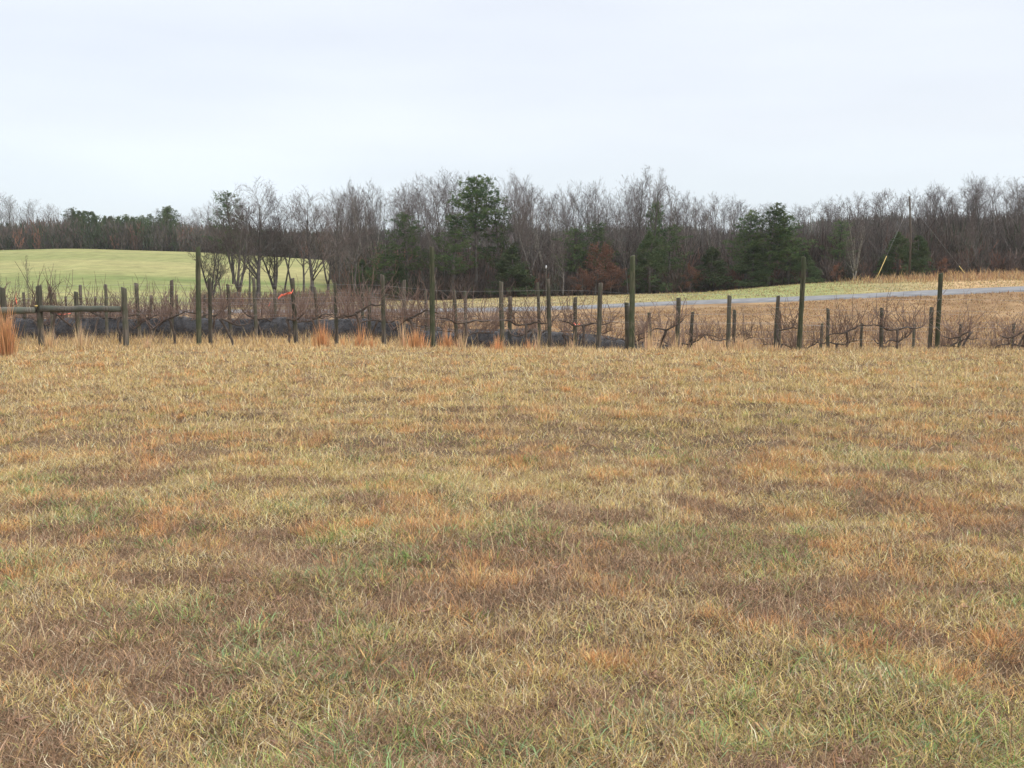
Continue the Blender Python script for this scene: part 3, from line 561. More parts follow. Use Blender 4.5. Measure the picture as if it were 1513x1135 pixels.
# --- distinct trees
G_EV = 'evergreens standing in the wood'
special = [
 ('pine_top', 705, 120.5, 262, 'pine_tree', 'tallest pine with rounded green top, left of the middle of the wood', 1.15),
 ('pine_thin', 738, 122, 296, 'pine_tree', 'pine with thin top just right of the tallest pine', 1.0),
 ('pine_thin', 668, 120, 320, 'pine_tree', 'broad olive green pine just left of the tallest pine', 1.5),
 ('pine_thin', 603, 121, 318, 'pine_tree', 'dull green pine half hidden among bare trees, left of the broad olive pine', 1.1),
 ('pine_thin', 566, 120, 362, 'pine_tree', 'low flat topped pine at the left end of the wood edge', 1.5),
 ('cedar', 757, 118.5, 366, 'cedar_tree', 'round dark green cedar at the wood edge below the tallest pine', 1.7),
 ('pine_top', 968, 122, 300, 'pine_tree', 'slim pine rising against sky in the middle of the wood', 0.5),
 ('cedar', 960, 117.5, 345, 'cedar_tree', 'dark conical cedar at the wood edge right of the mossy middle post', 1.35),
 ('pine_thin', 988, 119.5, 335, 'pine_tree', 'green pine close behind the dark conical cedar', 1.1),
 ('cedar_slim', 1052, 117, 368, 'cedar_tree', 'low dark cedar left of the cluster of broad pines', 2.2),
 ('pine_wide', 1134, 116.5, 304, 'pine_tree', 'middle and broadest pine of the cluster right of centre', 1.25),
 ('pine_wide', 1100, 118, 314, 'pine_tree', 'left pine of the broad cluster right of centre', 1.0),
 ('pine_wide', 1165, 116, 316, 'pine_tree', 'right pine of the broad cluster, above the leaning tall post', 1.1),
 ('cedar', 1188, 115.5, 372, 'cedar_tree', 'small dark cedar at the right foot of the broad pine cluster', 1.6),
 ('cedar', 1112, 116, 366, 'cedar_tree', 'small dark cedar at the left foot of the broad pine cluster', 1.6),
 ('pine_thin', 1236, 121, 328, 'pine_tree', 'sparse pine high among bare trees left of the guy wire', 0.9),
 ('cedar', 1326, 114, 345, 'cedar_tree', 'dark bushy cedar just left of the utility pole', 1.3),
 ('cedar', 1355, 114, 350, 'cedar_tree', 'green bushy cedar just right of the utility pole', 1.3),
 ('cedar_slim', 590, 119, 392, 'cedar_tree', 'low dark evergreen under the flat topped pine', 1.5),
 ('pine_thin', 850, 124, 338, 'pine_tree', 'dull green pine deep in the wood left of the rust leaved oak', 1.2),
 ('pine_thin', 888, 124, 330, 'pine_tree', 'dull green pine deep in the wood above the rust leaved oak', 1.0),
 ('cedar', 535, 124, 385, 'cedar_tree', 'dim cedar at the far left end of the wood', 1.2),
 ('rust', 880, 117, 360, 'oak_tree', 'rust leaved oak at the wood edge left of the mossy middle post', 1.2),
 ('rust_low', 902, 116.5, 386, 'oak_tree', 'small rust leaved oak close right of the larger one', 1.2),
 ('rust_low', 860, 117, 395, 'oak_tree', 'low thin rust leaved oak left of the larger one', 1.2),
 ('rust_low', 1020, 116.5, 392, 'oak_tree', 'small russet oak left of the low dark cedar', 1.1),
 ('rust_low', 1236, 114, 390, 'oak_tree', 'reddish leaved shrubby oak between pine cluster and guy wire', 1.0),
 ('rust_low', 1395, 113, 380, 'oak_tree', 'reddish shrubby oak right behind the rightmost tall post', 1.0),
 ('pale', 1262, 114, 322, 'bare_tree', 'pale barked leaning tree left of the yellow guy wire guard', 0.8),
 ('slender', 942, 122, 250, 'bare_tree', 'tall bare tree, left of the pair topping the middle skyline', 1.15),
 ('slender', 967, 121, 253, 'bare_tree', 'tall bare tree, right of the pair topping the middle skyline', 1.0),
 ('spread', 768, 122, 257, 'bare_tree', 'round topped bare tree alone on the skyline right of the tallest pine', 0.75),
]
for sp in special:
    key, u, Y, vt, nm, lb, sx = sp
    grp = {'pine_tree': G_EV, 'cedar_tree': G_EV, 'oak_tree': 'rust leaved oaks at the wood edge'}.get(nm)
    tree(key, u, Y, vt, nm, lb, {'pine_tree': 'pine tree', 'cedar_tree': 'cedar tree', 'oak_tree': 'oak tree', 'bare_tree': 'tree'}[nm], grp, sx=sx)
# --- grove in front of the green field
GR = 'bare trees of the grove before the green field'
grove = [('spread_fork', 312, 103, 352, 'crooked small bare tree at the left end of the grove'),
 ('slender', 327, 106, 330, 'thin bare tree second from the left in the grove'),
 ('spread_fork', 352, 104, 300, 'forked bare tree left of the big round crowned tree'),
 ('pine_thin', 345, 150, 286, 'scrubby pine top showing above the left of the grove'),
 ('spread', 379, 106, 268, 'big round crowned bare tree, tallest of the grove'),
 ('slender', 368, 112, 320, 'thin bare tree close left of the big round crowned tree'),
 ('spread_fork', 406, 109, 318, 'stout dark bare tree right of the big round crowned tree'),
 ('tall5', 418, 112, 300, 'slim straight bare tree left of the orange ribbon'),
 ('tall0', 434, 108, 288, 'bare tree behind the orange ribbon'),
 ('tall3', 447, 112, 290, 'slim bare tree just right of the orange ribbon'),
 ('spread', 463, 108, 284, 'thick trunked bare tree in the right half of the grove'),
 ('tall1', 484, 112, 288, 'forked bare tree right of the thick trunked one'),
 ('tall6', 500, 116, 286, 'bare tree near the right end of the grove'),
 ('tall3', 521, 114, 282, 'bare tree at the right end of the grove')]
for key, u, Y, vt, lb in grove:
    pn = 'pine' in key
    tree(key, u, Y, vt, 'pine_tree' if pn else 'bare_tree', lb, 'pine tree' if pn else 'tree', None if pn else GR, sx={'spread': 1.25, 'spread_fork': 1.1}.get(key, 1.0))
# young trees at the foot of the green field
for u, Y, vt, lb in [(2, 62, 398, 'thin young tree at the left edge of the picture before the green field'), (26, 62, 404, 'thinnest young tree left of the bushy young tree'),
                     (38, 60, 378, 'bushy young bare tree standing before the green field'), (78, 64, 400, 'thin young tree right of the bushy young tree')]:
    tree('slender', u, Y, vt, 'young_tree', lb, 'young tree', 'young trees before the green field', sx=0.35 if u != 38 else 0.6)
# --- the wood: several rows deep
random.seed(99); W = []
for layer, (dy, step, drop) in enumerate([(3, 17, (25, 95)), (12, 20, (0, 14)), (21, 18, (0, 20)), (32, 21, (2, 26))]):
    u = 500.0 if layer else 515.0
    while u < 1600:
        Y = wood_edge(u)+dy+random.uniform(-3.5, 3.5); vt = skyv(u)+random.uniform(*drop)
        if layer and random.random() < 0.2: vt += 16
        hid = layer < 2 and any(abs(u-q[1]) < q[6]*(26 if 'wide' in q[0] else 15) and Y < q[2]+4 for q in special if q[0][:3] in ('pin', 'ced', 'rus'))
        if not hid: W.append([random.choice(TALL) if random.random() > 0.1 else 'pale', u, Y, vt, layer])
        u += step*random.uniform(0.6, 1.4)
bucket = {}
for w_ in W:
    side = 'left part' if w_[1] < 760 else ('middle part' if w_[1] < 1090 else 'right part')
    rk = ['front edge', 'second rank', 'third rank', 'rearmost rank'][w_[4]]
    bucket.setdefault((side, rk), []).append(w_)
for (side, rk), lst in bucket.items():
    lst.sort(key=lambda a: a[1])
    for k, (key, u, Y, vt, layer) in enumerate(lst):
        tree(key, u, Y, vt, 'bare_tree', 'bare brown tree, %s from left in the %s of the wood, %s' % (ordinal(k+1), side, rk), 'tree', 'bare trees of the wood beyond the road', sx=random.uniform(0.8, 1.15))
# --- far wood behind the green field
FW = []
for layer, (Y0, step, drop) in enumerate([(262, 22, (0, 22)), (280, 17, (0, 14))]):
    u = -45.0
    while u < 520:
        if not (112 < u < 225 and random.random() < 0.6): FW.append(['bare', random.choice(TALL), u, Y0+random.uniform(-4, 4), skyv(u) + random.uniform(*drop) + (50 if u > 335 else 0)])
        u += step*random.uniform(0.6, 1.4)
for u in list(np.arange(108, 232, 7.0)) + [180, 196, 209, 252, 262, 244]:
    FW.append(['pine', random.choice(['pine_wide', 'cedar', 'pine_thin']), u+random.uniform(-3, 3), 268+random.uniform(-8, 8), skyv(u)+random.uniform(3, 10)])
for kind in ('bare', 'pine'):
    lst = sorted([f for f in FW if f[0] == kind], key=lambda a: a[2])
    for k, (kd, key, u, Y, vt) in enumerate(lst):
        if kd == 'bare': tree(key, u, Y, vt, 'bare_tree', 'hazy bare tree of the far wood behind the green field, %s from left' % ordinal(k+1), 'tree', 'bare trees of the far wood')
        else: tree(key, u, Y, vt, 'pine_tree', 'dark evergreen of the far wood behind the green field, %s from left' % ordinal(k+1), 'pine tree', 'evergreens of the far wood', sx=1.2)

# --- undergrowth of the woods (stuff)
def brush(n_, ufn, yfn, hfn, per, palette, wts, wpx):
    chunks = []; u = ufn(n_); Y = yfn(u)
    for q in special:
        if q[0][:3] in ('pin', 'ced', 'rus') and 'top' not in q[0] and 'thin' not in q[0]:
            kk = ~((np.abs(u-q[1]) < q[6]*(24 if 'wide' in q[0] else 15)) & (Y < q[2]+2) & (Y > 105)); u = u[kk]; Y = Y[kk]
    n_ = len(u); X = (u-CU)/F*Y/math.cos(PITCH); zb = tz(X, Y); h = hfn(u, Y)
    Xr = np.repeat(X, per); Yr = np.repeat(Y, per); Zr = np.repeat(zb, per); Hr = np.repeat(h, per); m = len(Xr)
    az = rng.uniform(0, 6.28, m); f = rng.random(m)**0.8*0.85; rr = Hr*0.30*rng.random(m)**0.7*(0.35+f)
    bx_ = Xr+np.cos(az)*rr; by = Yr+np.sin(az)*rr; bz = Zr+f*Hr*0.9-0.1
    ln = Hr*rng.uniform(0.12, 0.34, m); le = rng.uniform(0.05, 0.7, m); az2 = az+rng.normal(0, .8, m)
    dx = np.cos(az2)*np.sin(le); dy_ = np.sin(az2)*np.sin(le); dz = np.cos(le)
    fc = rng.uniform(0, math.pi, m); wx = np.cos(fc); wy = np.sin(fc); hw = wpx*Yr/1005/2*rng.uniform(0.5, 1.4, m)
    V = np.empty((m, 5, 3), np.float32)
    for i, (a, s_) in enumerate(((0, -1), (0, 1), (0.55, 0.8), (0.55, -0.8), (1, 0))):
        V[:, i] = np.stack([bx_+dx*ln*a+wx*hw*s_, by+dy_*ln*a+wy*hw*s_, bz+dz*ln*a], 1)
    b = np.arange(m)*5; cc, _ = pick(palette, [np.full(n_, w_) for w_ in wts])
    hue = fbm(X*0.05, Y*0.03, 14, 2)[:, None]; cc = cc*(0.7+0.6*hue)*rng.uniform(0.8, 1.2, n_)[:, None]
    return V.reshape(-1, 3), np.stack([b, b+1, b+2, b+3], 1), np.stack([b+3, b+2, b+4], 1), np.repeat(np.repeat(cc, per, axis=0)*rng.uniform(0.75, 1.25, m)[:, None], 5, axis=0)
MAUVE = (0.112, 0.085, 0.077); GREYB = (0.095, 0.085, 0.078); RUSTB = (0.18, 0.09, 0.065); DKGR = (0.04, 0.055, 0.032); UMB = (0.085, 0.062, 0.05)
ed = np.vectorize(wood_edge)
ch = [brush(1500, lambda n_: rng.uniform(512, 1620, n_), lambda u: ed(u)+rng.uniform(1, 10, len(u)), lambda u, Y: rng.uniform(1.2, 3.6, len(u)), 55, [MAUVE, GREYB, RUSTB, DKGR, UMB], [3, 2, 0.9, 0.9, 2], 0.6),
      brush(1800, lambda n_: rng.uniform(500, 1640, n_), lambda u: ed(u)+rng.uniform(8, 30, len(u)), lambda u, Y: rng.uniform(3, 7.5, len(u)), 55, [MAUVE, GREYB, RUSTB, DKGR, UMB], [3, 3, 0.4, 1.0, 2], 0.7),
      brush(1300, lambda n_: rng.uniform(500, 1640, n_), lambda u: ed(u)+rng.uniform(30, 55, len(u)), lambda u, Y: rng.uniform(4.0, 9.5, len(u))*(0.7+0.6*vnoise(u*0.03, u*0)), 60, [MAUVE, GREYB, DKGR], [3, 3, 1], 0.9)]
Vg, Qg, Tg, Cg = join(ch)
tag(link('undergrowth', mesh_np('undergrowth', Vg, Qg, Tg, Cg), M_brush), 'tangled brown undergrowth filling the wood beyond the road', 'undergrowth', kind='stuff')
ch = [brush(1500, lambda n_: rng.uniform(-90, 560, n_), lambda u: 257+rng.uniform(0, 40, len(u)), lambda u, Y: rng.uniform(3, 9, len(u)), 50, [MAUVE, GREYB, RUSTB, DKGR], [3, 3, 0.5, 3], 0.8)]
Vg, Qg, Tg, Cg = join(ch)
tag(link('far_undergrowth', mesh_np('far_undergrowth', Vg, Qg, Tg, Cg), M_brush), 'hazy undergrowth of the far wood behind the green field', 'undergrowth', kind='stuff')
ch = [brush(2600, lambda n_: rng.uniform(-300, 1900, n_), lambda u: rng.uniform(600, 720, len(u)), lambda u, Y: rng.uniform(10, 17, len(u))*(0.8+0.4*vnoise(u*0.02, u*0)), 34, [MAUVE, GREYB, DKGR, DKGR], [2, 3, 2, 2], 0.9)]
Vg, Qg, Tg, Cg = join(ch)
tag(link('distant_wood', mesh_np('distant_wood', Vg, Qg, Tg, Cg), M_brush), 'distant hazy wood on the low ridge behind everything', 'wood', kind='stuff')
ch = [brush(700, lambda n_: rng.uniform(290, 560, n_), lambda u: rng.uniform(98, 112, len(u)), lambda u, Y: rng.uniform(0.5, 2.1, len(u)), 24, [MAUVE, GREYB, RUSTB, (0.3, 0.2, 0.12)], [3, 3, 2, 2], 0.5)]
Vg, Qg, Tg, Cg = join(ch)
tag(link('grove_scrub', mesh_np('grove_scrub', Vg, Qg, Tg, Cg), M_brush), 'low brown scrub under the trees of the grove', 'scrub', kind='stuff')

# ------------------------------------------------------------------ vineyard
def row_wiggle(X, Y0): return Y0+0.12*math.sin(X*0.7+Y0)
ROWS = [26.5, 31.5, 37.0, 43.0, 49.0, 55.0, 61.0]
def make_post(name, X, Y, ztop, r, mat, label, cat, group=None, lean=(0, 0), taper=0.9, chamfer=True, seed=0):
    zb = tz1(X, Y); h = ztop-zb; rs = random.Random(seed*7+3); b = MB(); n_ = 9; pts = []; rad = []
    for i in range(n_+1):
        f = i/n_; pts.append((lean[0]*h*f+rs.gauss(0, 0.003), lean[1]*h*f+rs.gauss(0, 0.003), -0.25+(h+0.25)*f)); rad.append(r*(1-(1-taper)*f)*(1+rs.gauss(0, 0.025)))
    top = pts[-1]; pts[-1] = (top[0], top[1], top[2]-0.02); pts.append(top); rad.append(rad[-1]*0.82)
    b.tube(pts, rad, 10, True)
    me = b.mesh(name, True)
    # rough sawn, slightly slanted top
    sl_ = rs.uniform(-0.45, 0.45)
    for v in me.vertices:
        if v.co.z > h-0.03: v.co.z += (v.co.x-top[0])*sl_
    o = link(name, me, mat); o.location = (X, Y, zb); o.rotation_euler = (0, 0, rs.uniform(0, 0.4)); tag(o, label, cat, group); return o

T = 'tall mossy posts of the front row'
for k, (u, vt, Y, r, ln, lb) in enumerate([
    (289, 365, 26.0, 0.068, 0.022, 'tall mossy green post left of the grove, leftmost of the five tall ones'),
    (638, 365, 26.0, 0.072, 0.0, 'tall mossy post second from left of the five tall ones'),
    (935, 378, 26.4, 0.078, -0.004, 'thick tall mossy post in the middle of the five tall ones'),
    (1184, 380, 27.0, 0.070, 0.028, 'tall post leaning right, fourth of the five tall ones'),
    (1389, 404, 28.5, 0.068, 0.008, 'tall dark post at the right, last of the five tall ones')]):
    p = P(u, vt, Y); make_post('vineyard_post', p[0], Y, p[2], r, M_green_post, lb, 'post', T, (ln, 0), seed=k+1)
S = 'short weathered posts of the vineyard'
short = [ # u, v top, Y, radius
 (436, 411, 26.5, .070), (496, 418, 26.5, .060), (566, 406, 26.5, .066), (813, 412, 26.5, .066), (885, 418, 26.5, .075), (929, 447, 26.8, .075), (1001, 440, 27.0, .072), (1077, 437, 27.6, .070), (1147, 437, 27.8, .066), (1305, 455, 28.6, .062), (1376, 454, 28.6, .068), (1225, 456, 28.6, .060), (308, 411, 26.5, .060), (113, 431, 26.4, .070),
 (743, 416, 31.5, .085), (753, 438, 32.0, .080), (676, 428, 31.5, .070), (688, 430, 37.0, .075), (595, 414, 31.5, .066), (850, 439, 31.5, .075), (799, 418, 31.5, .06), (963, 462, 31.5, .070), (1020, 461, 31.5, .065), (1085, 458, 31.5, .068), (1153, 459, 31.5, .066), (1213, 478, 33, .055), (1273, 478, 33, .055), (1350, 479, 33, .055), (1417, 479, 33, .062), (1495, 478, 33, .058),
 (76, 424, 31.5, .062), (118, 421, 37, .062), (155, 420, 31.5, .06), (204, 418, 31.5, .066), (250, 414, 31.5, .07), (222, 436, 43, .07), (262, 436, 43, .075), (8, 438, 43, .075), (300, 435, 43, .07), (340, 420, 31.5, .062), (377, 410, 31.5, .064), (534, 420, 37, .066), (545, 425, 31.5, .066), (470, 424, 37, .066), (630, 430, 37, .066), (35, 432, 37, .066), (98, 438, 49, .07), (140, 438, 49, .07), (405, 428, 37, .066)]
short.sort(key=lambda a: a[0])
rn = {26: 'front row', 31: 'second row', 33: 'second row', 37: 'third row', 43: 'fourth row', 49: 'fifth row'}
def rowname(Y): return 'front row' if Y < 29.5 else ('second row' if Y < 34 else ('third row' if Y < 40 else ('fourth row' if Y < 46 else 'fifth row')))
cnt = {}
for k, (u, vt, Y, r) in enumerate(short):
    rnm = rowname(Y); cnt[rnm] = cnt.get(rnm, 0)+1; p = P(u, vt, Y)
    make_post('vineyard_post', p[0], Y, p[2], r*0.87, M_post, 'short weathered post, %s from left in the %s of the vineyard' % (ordinal(cnt[rnm]), rnm), 'post', S, (random.gauss(0, 0.028), random.gauss(0, 0.02)), 0.93, seed=50+k)
# brace of stout posts joined by horizontal logs at the left
for k, (u, vt, lb) in enumerate([(3, 425, 'stout post cut by the left edge of the picture, at the log rail'), (57, 422, 'stout post in the middle of the log rail'), (183, 425, 'stout post at the right end of the log rail')]):
    p = P(u, vt, 25.4); make_post('brace_post', p[0], 25.4, p[2], 0.078, M_post, lb, 'post', 'stout posts of the log rail', seed=90+k)
def log(u0, v0, u1, v1, Y, r, lb):
    a = P(u0, v0, Y); b = P(u1, v1, Y); mid = (a+b)/2; mb = MB(); n_ = 8; rs = random.Random(int(u1))
    mb.tube([(a-mid)+(b-a)*i/n_+np.array((0, rs.gauss(0, .004), rs.gauss(0, .005))) for i in range(n_+1)], [r*(1+rs.gauss(0, .03))*(1.0-0.12*i/n_) for i in range(n_+1)], 12)
    o = link('rail_log', mb.mesh('rail_log', True), M_log); o.location = mid; tag(o, lb, 'rail', 'horizontal logs between the stout posts')
log(-40, 459.5, 52, 458.5, 25.32, 0.095, 'thick horizontal log left of the middle stout post')
log(60, 456, 178, 457, 25.32, 0.085, 'long horizontal log right of the middle stout post')
# small yellow tag on the middle brace post
p = P(53.5, 452.5, 25.29); mb = MB(); mb.tube([(-0.03, 0, 0), (0.03, 0, 0.01)], [0.022, 0.02], 6); o = link('yellow_tag', mb.mesh('yellow_tag'), M_yellow); o.location = p; tag(o, 'tiny yellow tag fixed to the middle stout post', 'tag')

# vines
def vine(seed):
    rs = random.Random(seed); random.seed(seed); tb, cb, kb = MB(), MB(), MB()
    hx = 0.82; p, _ = path((0, 0, -0.1), (rs.uniform(-.35, .35), rs.uniform(-.1, .1), 1), hx+0.1, 6, 0.16, 0.15)
    dz = hx-p[-1][2]; p = [q+np.array((0, 0, dz*i/6)) for i, q in enumerate(p)]
    tb.tube(p, [0.046, 0.034, 0.029, 0.033, 0.027, 0.030, 0.040], 6)
    top = p[-1]
    for sgn in (-1, 1):
        if rs.random() < 0.08: continue
        ln = rs.uniform(0.45, 0.85); q = [top]; d = np.array((sgn*0.9, 0, 0.22))
        for i in range(7):
            d = d+np.array((sgn*0.25, rs.gauss(0, .12), rs.gauss(-0.04, .42))); d /= np.linalg.norm(d); q.append(q[-1]+d*ln/7)
        cb.tube(q, [0.036, 0.024, 0.031, 0.020, 0.026, 0.016, 0.020, 0.008], 5)
        for i in range(rs.randint(17, 25)):
            f = rs.uniform(0.1, 7); k = min(int(f), 6); a = q[k]*(1-(f-k))+q[k+1]*(f-k)
            d2 = np.array((rs.gauss(0, .35), rs.gauss(0, .35), 1.0)); l2 = rs.uniform(0.35, 1.3)
            pp, _ = path(a, d2, l2, 6, 0.16, rs.uniform(-0.05, 0.06)); kb.tube(pp, [0.0095, .0088, .008, .007, .006, .005, .0035], 3, False)
            for _ in range(2):
                j = rs.randint(1, 5); kb.ribbon(pp[j], perp_dir(pp[j+1]-pp[j], rs.uniform(.5, 1), rs.uniform(0, 6.28)), rs.uniform(0.15, 0.5), 0.009, rv()*.3)
    if rs.random() < 0.5:
        pp, _ = path(top, (rs.choice((-1, 1)), 0, 0.9), 1.5, 8, 0.12, -0.09); kb.tube(pp, [0.008*(1-0.09*i) for i in range(9)], 3, False)
    r = [tb.mesh('trunk', True), cb.mesh('cordon', True), kb.mesh('canes')]
    for m, mt in zip(r, (M_vine, M_vine, M_cane)): m.materials.append(mt)
    return r
VP = [vine(200+i) for i in range(9)]; random.seed(5)
rown = ['front', 'second', 'third', 'fourth', 'fifth', 'sixth', 'seventh']
for ri, Y0 in enumerate(ROWS):
    x0 = -0.53*Y0; x1 = [0.53*Y0, 0.53*Y0, 0.53*Y0, 0.22*Y0, 0.02*Y0, -0.02*Y0, -0.05*Y0][ri]; X = x0+random.uniform(0, 1); k = 0
    while X < x1:
        if X > 0.13*Y0 and random.random() < 0.25: X += 1.7; continue
        k += 1; Y = row_wiggle(X, Y0+(1.5*sm(4, 14, X) if ri == 0 else 0)); z = tz1(X, Y)
        o = empty('grapevine', (X, Y, z), 'bare gnarled grapevine, %s from left in the %s row of the vineyard' % (ordinal(k), rown[ri]), 'grapevine', 'bare grapevines trained along the wires', random.choice((0, math.pi))+random.gauss(0, 0.08))
        s = random.uniform(0.88, 1.1)*(0.88 if X > 0.13*Y0 else 1); o.scale = (1.1, 1.0, s); pr = random.choice(VP)
        for nm, me in zip(('trunk', 'cordon', 'canes'), pr): link(nm, me, None, o)
        X += random.uniform(1.35, 1.9)
# trellis wires and black netting
for ri, Y0 in enumerate(ROWS):
    x0 = -0.56*Y0; x1 = [0.56*Y0, 0.56*Y0, 0.56*Y0, 0.3*Y0, 0.1*Y0, 0, 0][ri]
    for hgt, nm in ((0.86, 'cordon'), (1.3, 'middle'), (1.62, 'top')):
        pts = []; X = x0
        while X <= x1:
            Y = row_wiggle(X, Y0+(1.5*sm(4, 14, X) if ri == 0 else 0)); pts.append((X, Y+0.03, float(tz(X, Y, False))+hgt+0.02*math.sin(X*1.1))); X += 0.8
        mb = MB(); mb.tube(pts, [0.0024+0.0004*ri]*len(pts), 3, False)
        tag(link('trellis_wire', mb.mesh('trellis_wire'), M_wire), '%s wire of the %s row of vines' % ({'cordon': 'lowest grey', 'middle': 'middle grey', 'top': 'topmost grey'}[nm], rown[ri]), 'wire', 'trellis wires strung between the posts')
def net(Y0, xa_, xb_, hgt, low, lb, seed):
    nX = int((xb_-xa_)/0.12); rows_ = 9; V = []; r_ = np.random.default_rng(seed)
    for i in range(nX+1):
        X = xa_+(xb_-xa_)*i/nX; zb = float(tz(X, Y0, False)); sag = 0.06*math.sin(X*1.9+seed)*float(vnoise(X*0.6, seed+2))+0.10*(float(fbm(X*2.2, X*0+seed, 0, 4))-.5)
        endf = min(1, (i+1)/12, (nX-i+1)/25)
        bot = low+0.20*(float(fbm(X*2.3, X*0+seed+9, 0, 3))-.3); top_ = (hgt+0.02+sag)*(0.35+0.65*endf)
        for j in range(rows_+1):
            f = j/rows_; wv = 0.10*math.sin(f*3.1)+0.06*(float(vnoise(X*3, f*5+seed))-.5)
            V.append((X, Y0-wv-0.03*j*0, zb+bot+(top_-bot)*f+0.02*(float(vnoise(X*6, f*9+seed*3))-.5)))
    V = np.array(V); n1 = len(V); back = V.copy(); back[:, 1] += 0.10+0.05*np.abs(np.sin(V[:, 0]*2)); back[:, 2] -= 0.03
    ii = np.arange(n1).reshape(nX+1, rows_+1); q = np.stack([ii[:-1, :-1], ii[1:, :-1], ii[1:, 1:], ii[:-1, 1:]], -1).reshape(-1, 4); q2 = q[:, ::-1]+n1
    tp = np.stack([ii[:-1, -1], ii[1:, -1], ii[1:, -1]+n1, ii[:-1, -1]+n1], -1)
    tag(link('bird_netting', mesh_np('bird_netting', np.concatenate([V, back]), np.concatenate([q, q2, tp]), smooth=True), M_net), lb, 'netting', 'black nets hanging along the vine rows')
net(31.9, -17.8, 6.2, 0.80, 0.12, 'black bird netting drooping along the second vine row', 3)
net(37.4, -21, 8.3, 0.85, 0.08, 'black bird netting drooping along the third vine row', 5)
net(43.4, -24, 4.0, 0.85, 0.08, 'black bird netting drooping along the fourth vine row', 8)
net(33.2, 7.5, 11.5, 0.35, 0.0, 'short roll of black netting lying low at the right end of the vines', 11)

# ------------------------------------------------------------------ ribbons, slim pole, utility pole
def ribbon_obj(pts, wd, name, lb, grp='orange marking ribbons'):
    V = []
    for i, p in enumerate(pts):
        tw = i*0.9; a = np.array((0.25*math.sin(tw), 0.5*math.cos(tw), 0.9)); a = a/np.linalg.norm(a)*wd/2*(1-0.4*i/len(pts))
        n3 = np.array((0.002, 0.004, 0)); V += [p-a, p+a, p+a+n3, p-a+n3]
    q = []
    for i in range(len(pts)-1):
        for k in range(4): q.append((i*4+k, i*4+(k+1) % 4, i*4+4+(k+1) % 4, i*4+4+k))
    tag(link(name, mesh_np(name, np.array(V), np.array(q)), M_orange), lb, 'ribbon', grp)
ribbon_obj([P(433, 428, 26.2), P(431, 433, 26.15), P(427, 433, 26.2), P(423, 434.5, 26.1), P(419, 436, 26.2), P(416, 436, 26.2), P(411, 441, 26.25)], 0.07, 'marking_ribbon', 'bright orange ribbon fluttering beside the post in the front row')
ribbon_obj([P(399, 447, 26.3), P(398, 450, 26.3), P(397, 452, 26.3)], 0.05, 'marking_ribbon', 'tiny orange ribbon low left of the bright orange one')
ribbon_obj([P(24, 434, 31.3), P(23, 441, 31.3), P(25, 449, 31.3)], 0.07, 'marking_ribbon', 'faded orange ribbon at the left above the log')
ribbon_obj([P(85, 464, 31.3), P(93, 465, 31.3), P(105, 463, 31.3)], 0.03, 'marking_ribbon', 'faded orange ribbon lying level under the long log')
ribbon_obj([P(848, 478, 31.2), P(852, 482, 31.2), P(857, 479, 31.2)], 0.07, 'marking_ribbon', 'pale red ribbon tied low near the fourth row end, middle of the vines')
# slim pole with a pale cap in the vines
pu, pY = 807, 31.0; a = P(pu, 396, pY); zb = tz1(a[0], pY); o = empty('slim_pole', (a[0], pY, zb), 'slim grey pole with a pale cap rising from the vines', 'pole')
mb = MB(); mb.tube([(0, 0, -0.2), (0, 0, a[2]-zb)], [0.010, 0.008], 6); link('pole', mb.mesh('pole', True), M_post, o)
mb = MB(); h_ = a[2]-zb; mb.tube([(-0.01, 0, h_-0.02), (0, 0, h_+0.01), (0, 0, h_+0.05), (0, 0, h_+0.08)], [0.014, 0.026, 0.022, 0.010], 8); link('cap', mb.mesh('cap', True), M_cap, o)
# utility pole with two guy wires
UY = 108.0; bt = P(1343, 412, UY); tp = P(1344, 290, UY); zb = tz1(bt[0], UY)
o = empty('utility_pole', (bt[0], UY, zb), 'wooden utility pole with two guy wires at the edge of the wood', 'utility pole')
mb = MB(); mb.tube([(0, 0, -0.5), (0.03, 0, 4), (tp[0]-bt[0], 0, tp[2]-zb)], [0.12, 0.11, 0.085], 9); link('pole', mb.mesh('pole', True), M_pole, o)
mb = MB(); mb.tube([(-0.9, -0.02, tp[2]-zb-0.35), (0.9, -0.02, tp[2]-zb-0.35)], [0.03, 0.03], 4)
def guy(u, Y, v_on, frac):
    g0 = np.array((UX(u, Y), Y, 0.)); g0[2] = tz1(g0[0], Y); top = P(1344, v_on, UY); org = np.array((bt[0], UY, zb)); a = g0-org; b = top-org
    m1 = MB(); m1.tube([a, b], [0.008, 0.008], 4); wobj = link('guy_wire', m1.mesh('guy_wire'), M_wire, o)
    m2 = MB(); m2.tube([a, a+(b-a)*frac], [0.042, 0.038], 6); link('guard_sleeve', m2.mesh('guard_sleeve', True), M_yellow, wobj)
guy(1293, 104.5, 302, 0.33); guy(1430, 106.5, 300, 0.15)

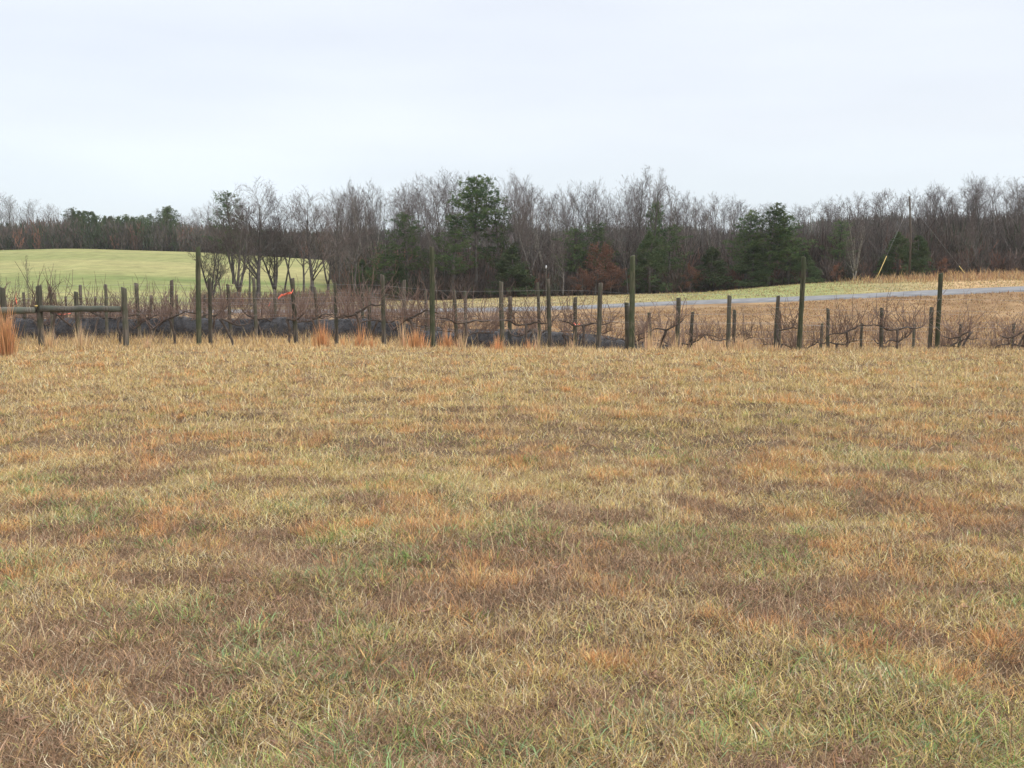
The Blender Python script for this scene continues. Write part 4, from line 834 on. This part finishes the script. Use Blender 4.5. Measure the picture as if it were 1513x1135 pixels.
# ------------------------------------------------------------------ broomsedge clumps along the crest
SEDGE = np.array((0.62, 0.34, 0.165)); SEDGE2 = np.array((0.66, 0.47, 0.28))
def clump(u, Y, wpx, hgt, n_, col, lb, spike=0.25):
    Xc = UX(u, Y); rw = wpx/F*Y/2; r = rw*np.minimum(np.abs(rng.normal(0, 0.48, n_)), rng.uniform(0.85, 1.0, n_)); a = rng.uniform(0, 6.28, n_)
    X = Xc+np.cos(a)*r; Yv = Y+np.sin(a)*r*0.6; tall = rng.random(n_) < spike; zc = tz1(Xc, Y)
    cc = col*rng.uniform(0.7, 1.25, n_)[:, None]*(1+rng.normal(0, .05, (n_, 3)))
    V, q, t, c = blades(X, Yv, np.where(tall, rng.uniform(0.75, 1.12, n_), rng.uniform(0.3, 0.75, n_))*hgt*1.65*(1-0.35*(r/rw)**2), rng.uniform(0.007, 0.014, n_), np.abs(rng.normal(0.03, 0.05, n_))+0.16*r/rw, a, np.clip(cc*rng.uniform(0.75, 1.2, n_)[:, None], 0.02, 1), 0.15)
    V = V-np.array((Xc, Y, zc), np.float32); o = link('broomsedge_clump', mesh_np('broomsedge_clump', V, q, t, c), M_blade); o.location = (Xc, Y, zc); tag(o, lb, 'grass clump', 'tall dry grass clumps along the crest')
cl = [(4, 21.5, 30, 0.85, 420, SEDGE, 'large rust orange grass clump cut by the left edge of the picture'),
 (68, 24.4, 20, 0.62, 110, SEDGE2, 'straw coloured grass clump right of the middle stout post'),
 (116, 24.4, 22, 0.68, 110, SEDGE2, 'thin pale grass clump under the long log'),
 (474, 25.0, 34, 0.66, 330, SEDGE, 'dense orange grass clump between the two short posts'),
 (530, 25.3, 30, 0.64, 120, SEDGE, 'thin orange grass clump left of the slim mossy short post'),
 (548, 25.0, 14, 0.50, 60, SEDGE, 'narrow low orange grass clump near the slim short post'),
 (594, 25.2, 16, 0.80, 60, SEDGE2, 'narrow tall stalks left of the second tall post'),
 (614, 25.0, 42, 0.58, 340, SEDGE, 'wide orange grass clump touching the second tall post'),
 (660, 25.2, 30, 0.60, 190, SEDGE, 'orange grass clump right of the second tall post'),
 (682, 25.0, 18, 0.66, 50, SEDGE2, 'few pale stalks two clumps right of the second tall post'),
 (735, 24.7, 22, 0.42, 210, SEDGE*1.08, 'small bright orange grass tuft standing alone'),
 (780, 25.0, 26, 0.35, 70, SEDGE, 'low sparse orange tuft right of the bright one'),
 (795, 25.4, 8, 0.62, 22, SEDGE2, 'narrow upright stalks near the slim pole'),
 (846, 25.4, 20, 0.55, 40, SEDGE2, 'sparse pale stalks left of the thick middle post'),
 (962, 25.8, 44, 0.72, 140, SEDGE2, 'wide sparse stalks right of the thick middle post'),
 (1000, 25.8, 26, 0.62, 90, SEDGE2, 'thin stalks around a leaning short post'),
 (1046, 24.6, 50, 0.36, 420, SEDGE2*1.1, 'broad pale grass mound in front of the vines'),
 (1095, 24.8, 56, 0.42, 620, SEDGE2, 'broad tan grass mound left of the leaning tall post'),
 (1150, 24.8, 36, 0.28, 300, SEDGE2, 'low tan grass clump at the foot of the leaning tall post'),
 (215, 24.6, 22, 0.32, 90, SEDGE2, 'low pale clump right of the log rail'),
 (505, 25.1, 12, 0.36, 50, SEDGE, 'small orange clump right of the dense one')]
for c_ in cl: clump(*c_)
# loose stalks scattered over the meadow
random.seed(12)

# ------------------------------------------------------------------ haze
mb = bpy.data.meshes.new('haze'); bx0, bx1, by0, by1, bz0, bz1 = -1600, 1600, -450, 1600, float(gz.min())-1, 62
mb.from_pydata([(x, y, z) for z in (bz0, bz1) for y in (by0, by1) for x in (bx0, bx1)], [], [(0, 2, 3, 1), (4, 5, 7, 6), (0, 1, 5, 4), (2, 6, 7, 3), (0, 4, 6, 2), (1, 3, 7, 5)])
hm, t, n, l = new_mat('haze'); ho = n('ShaderNodeOutputMaterial'); pv = n('ShaderNodeVolumePrincipled'); pv.inputs['Color'].default_value = (0.90, 0.95, 1.0, 1); pv.inputs['Density'].default_value = HAZE
pv.inputs['Anisotropy'].default_value = 0.2
l(pv.outputs[0], ho.inputs['Volume']); tag(link('haze', mb, hm), kind='stuff')
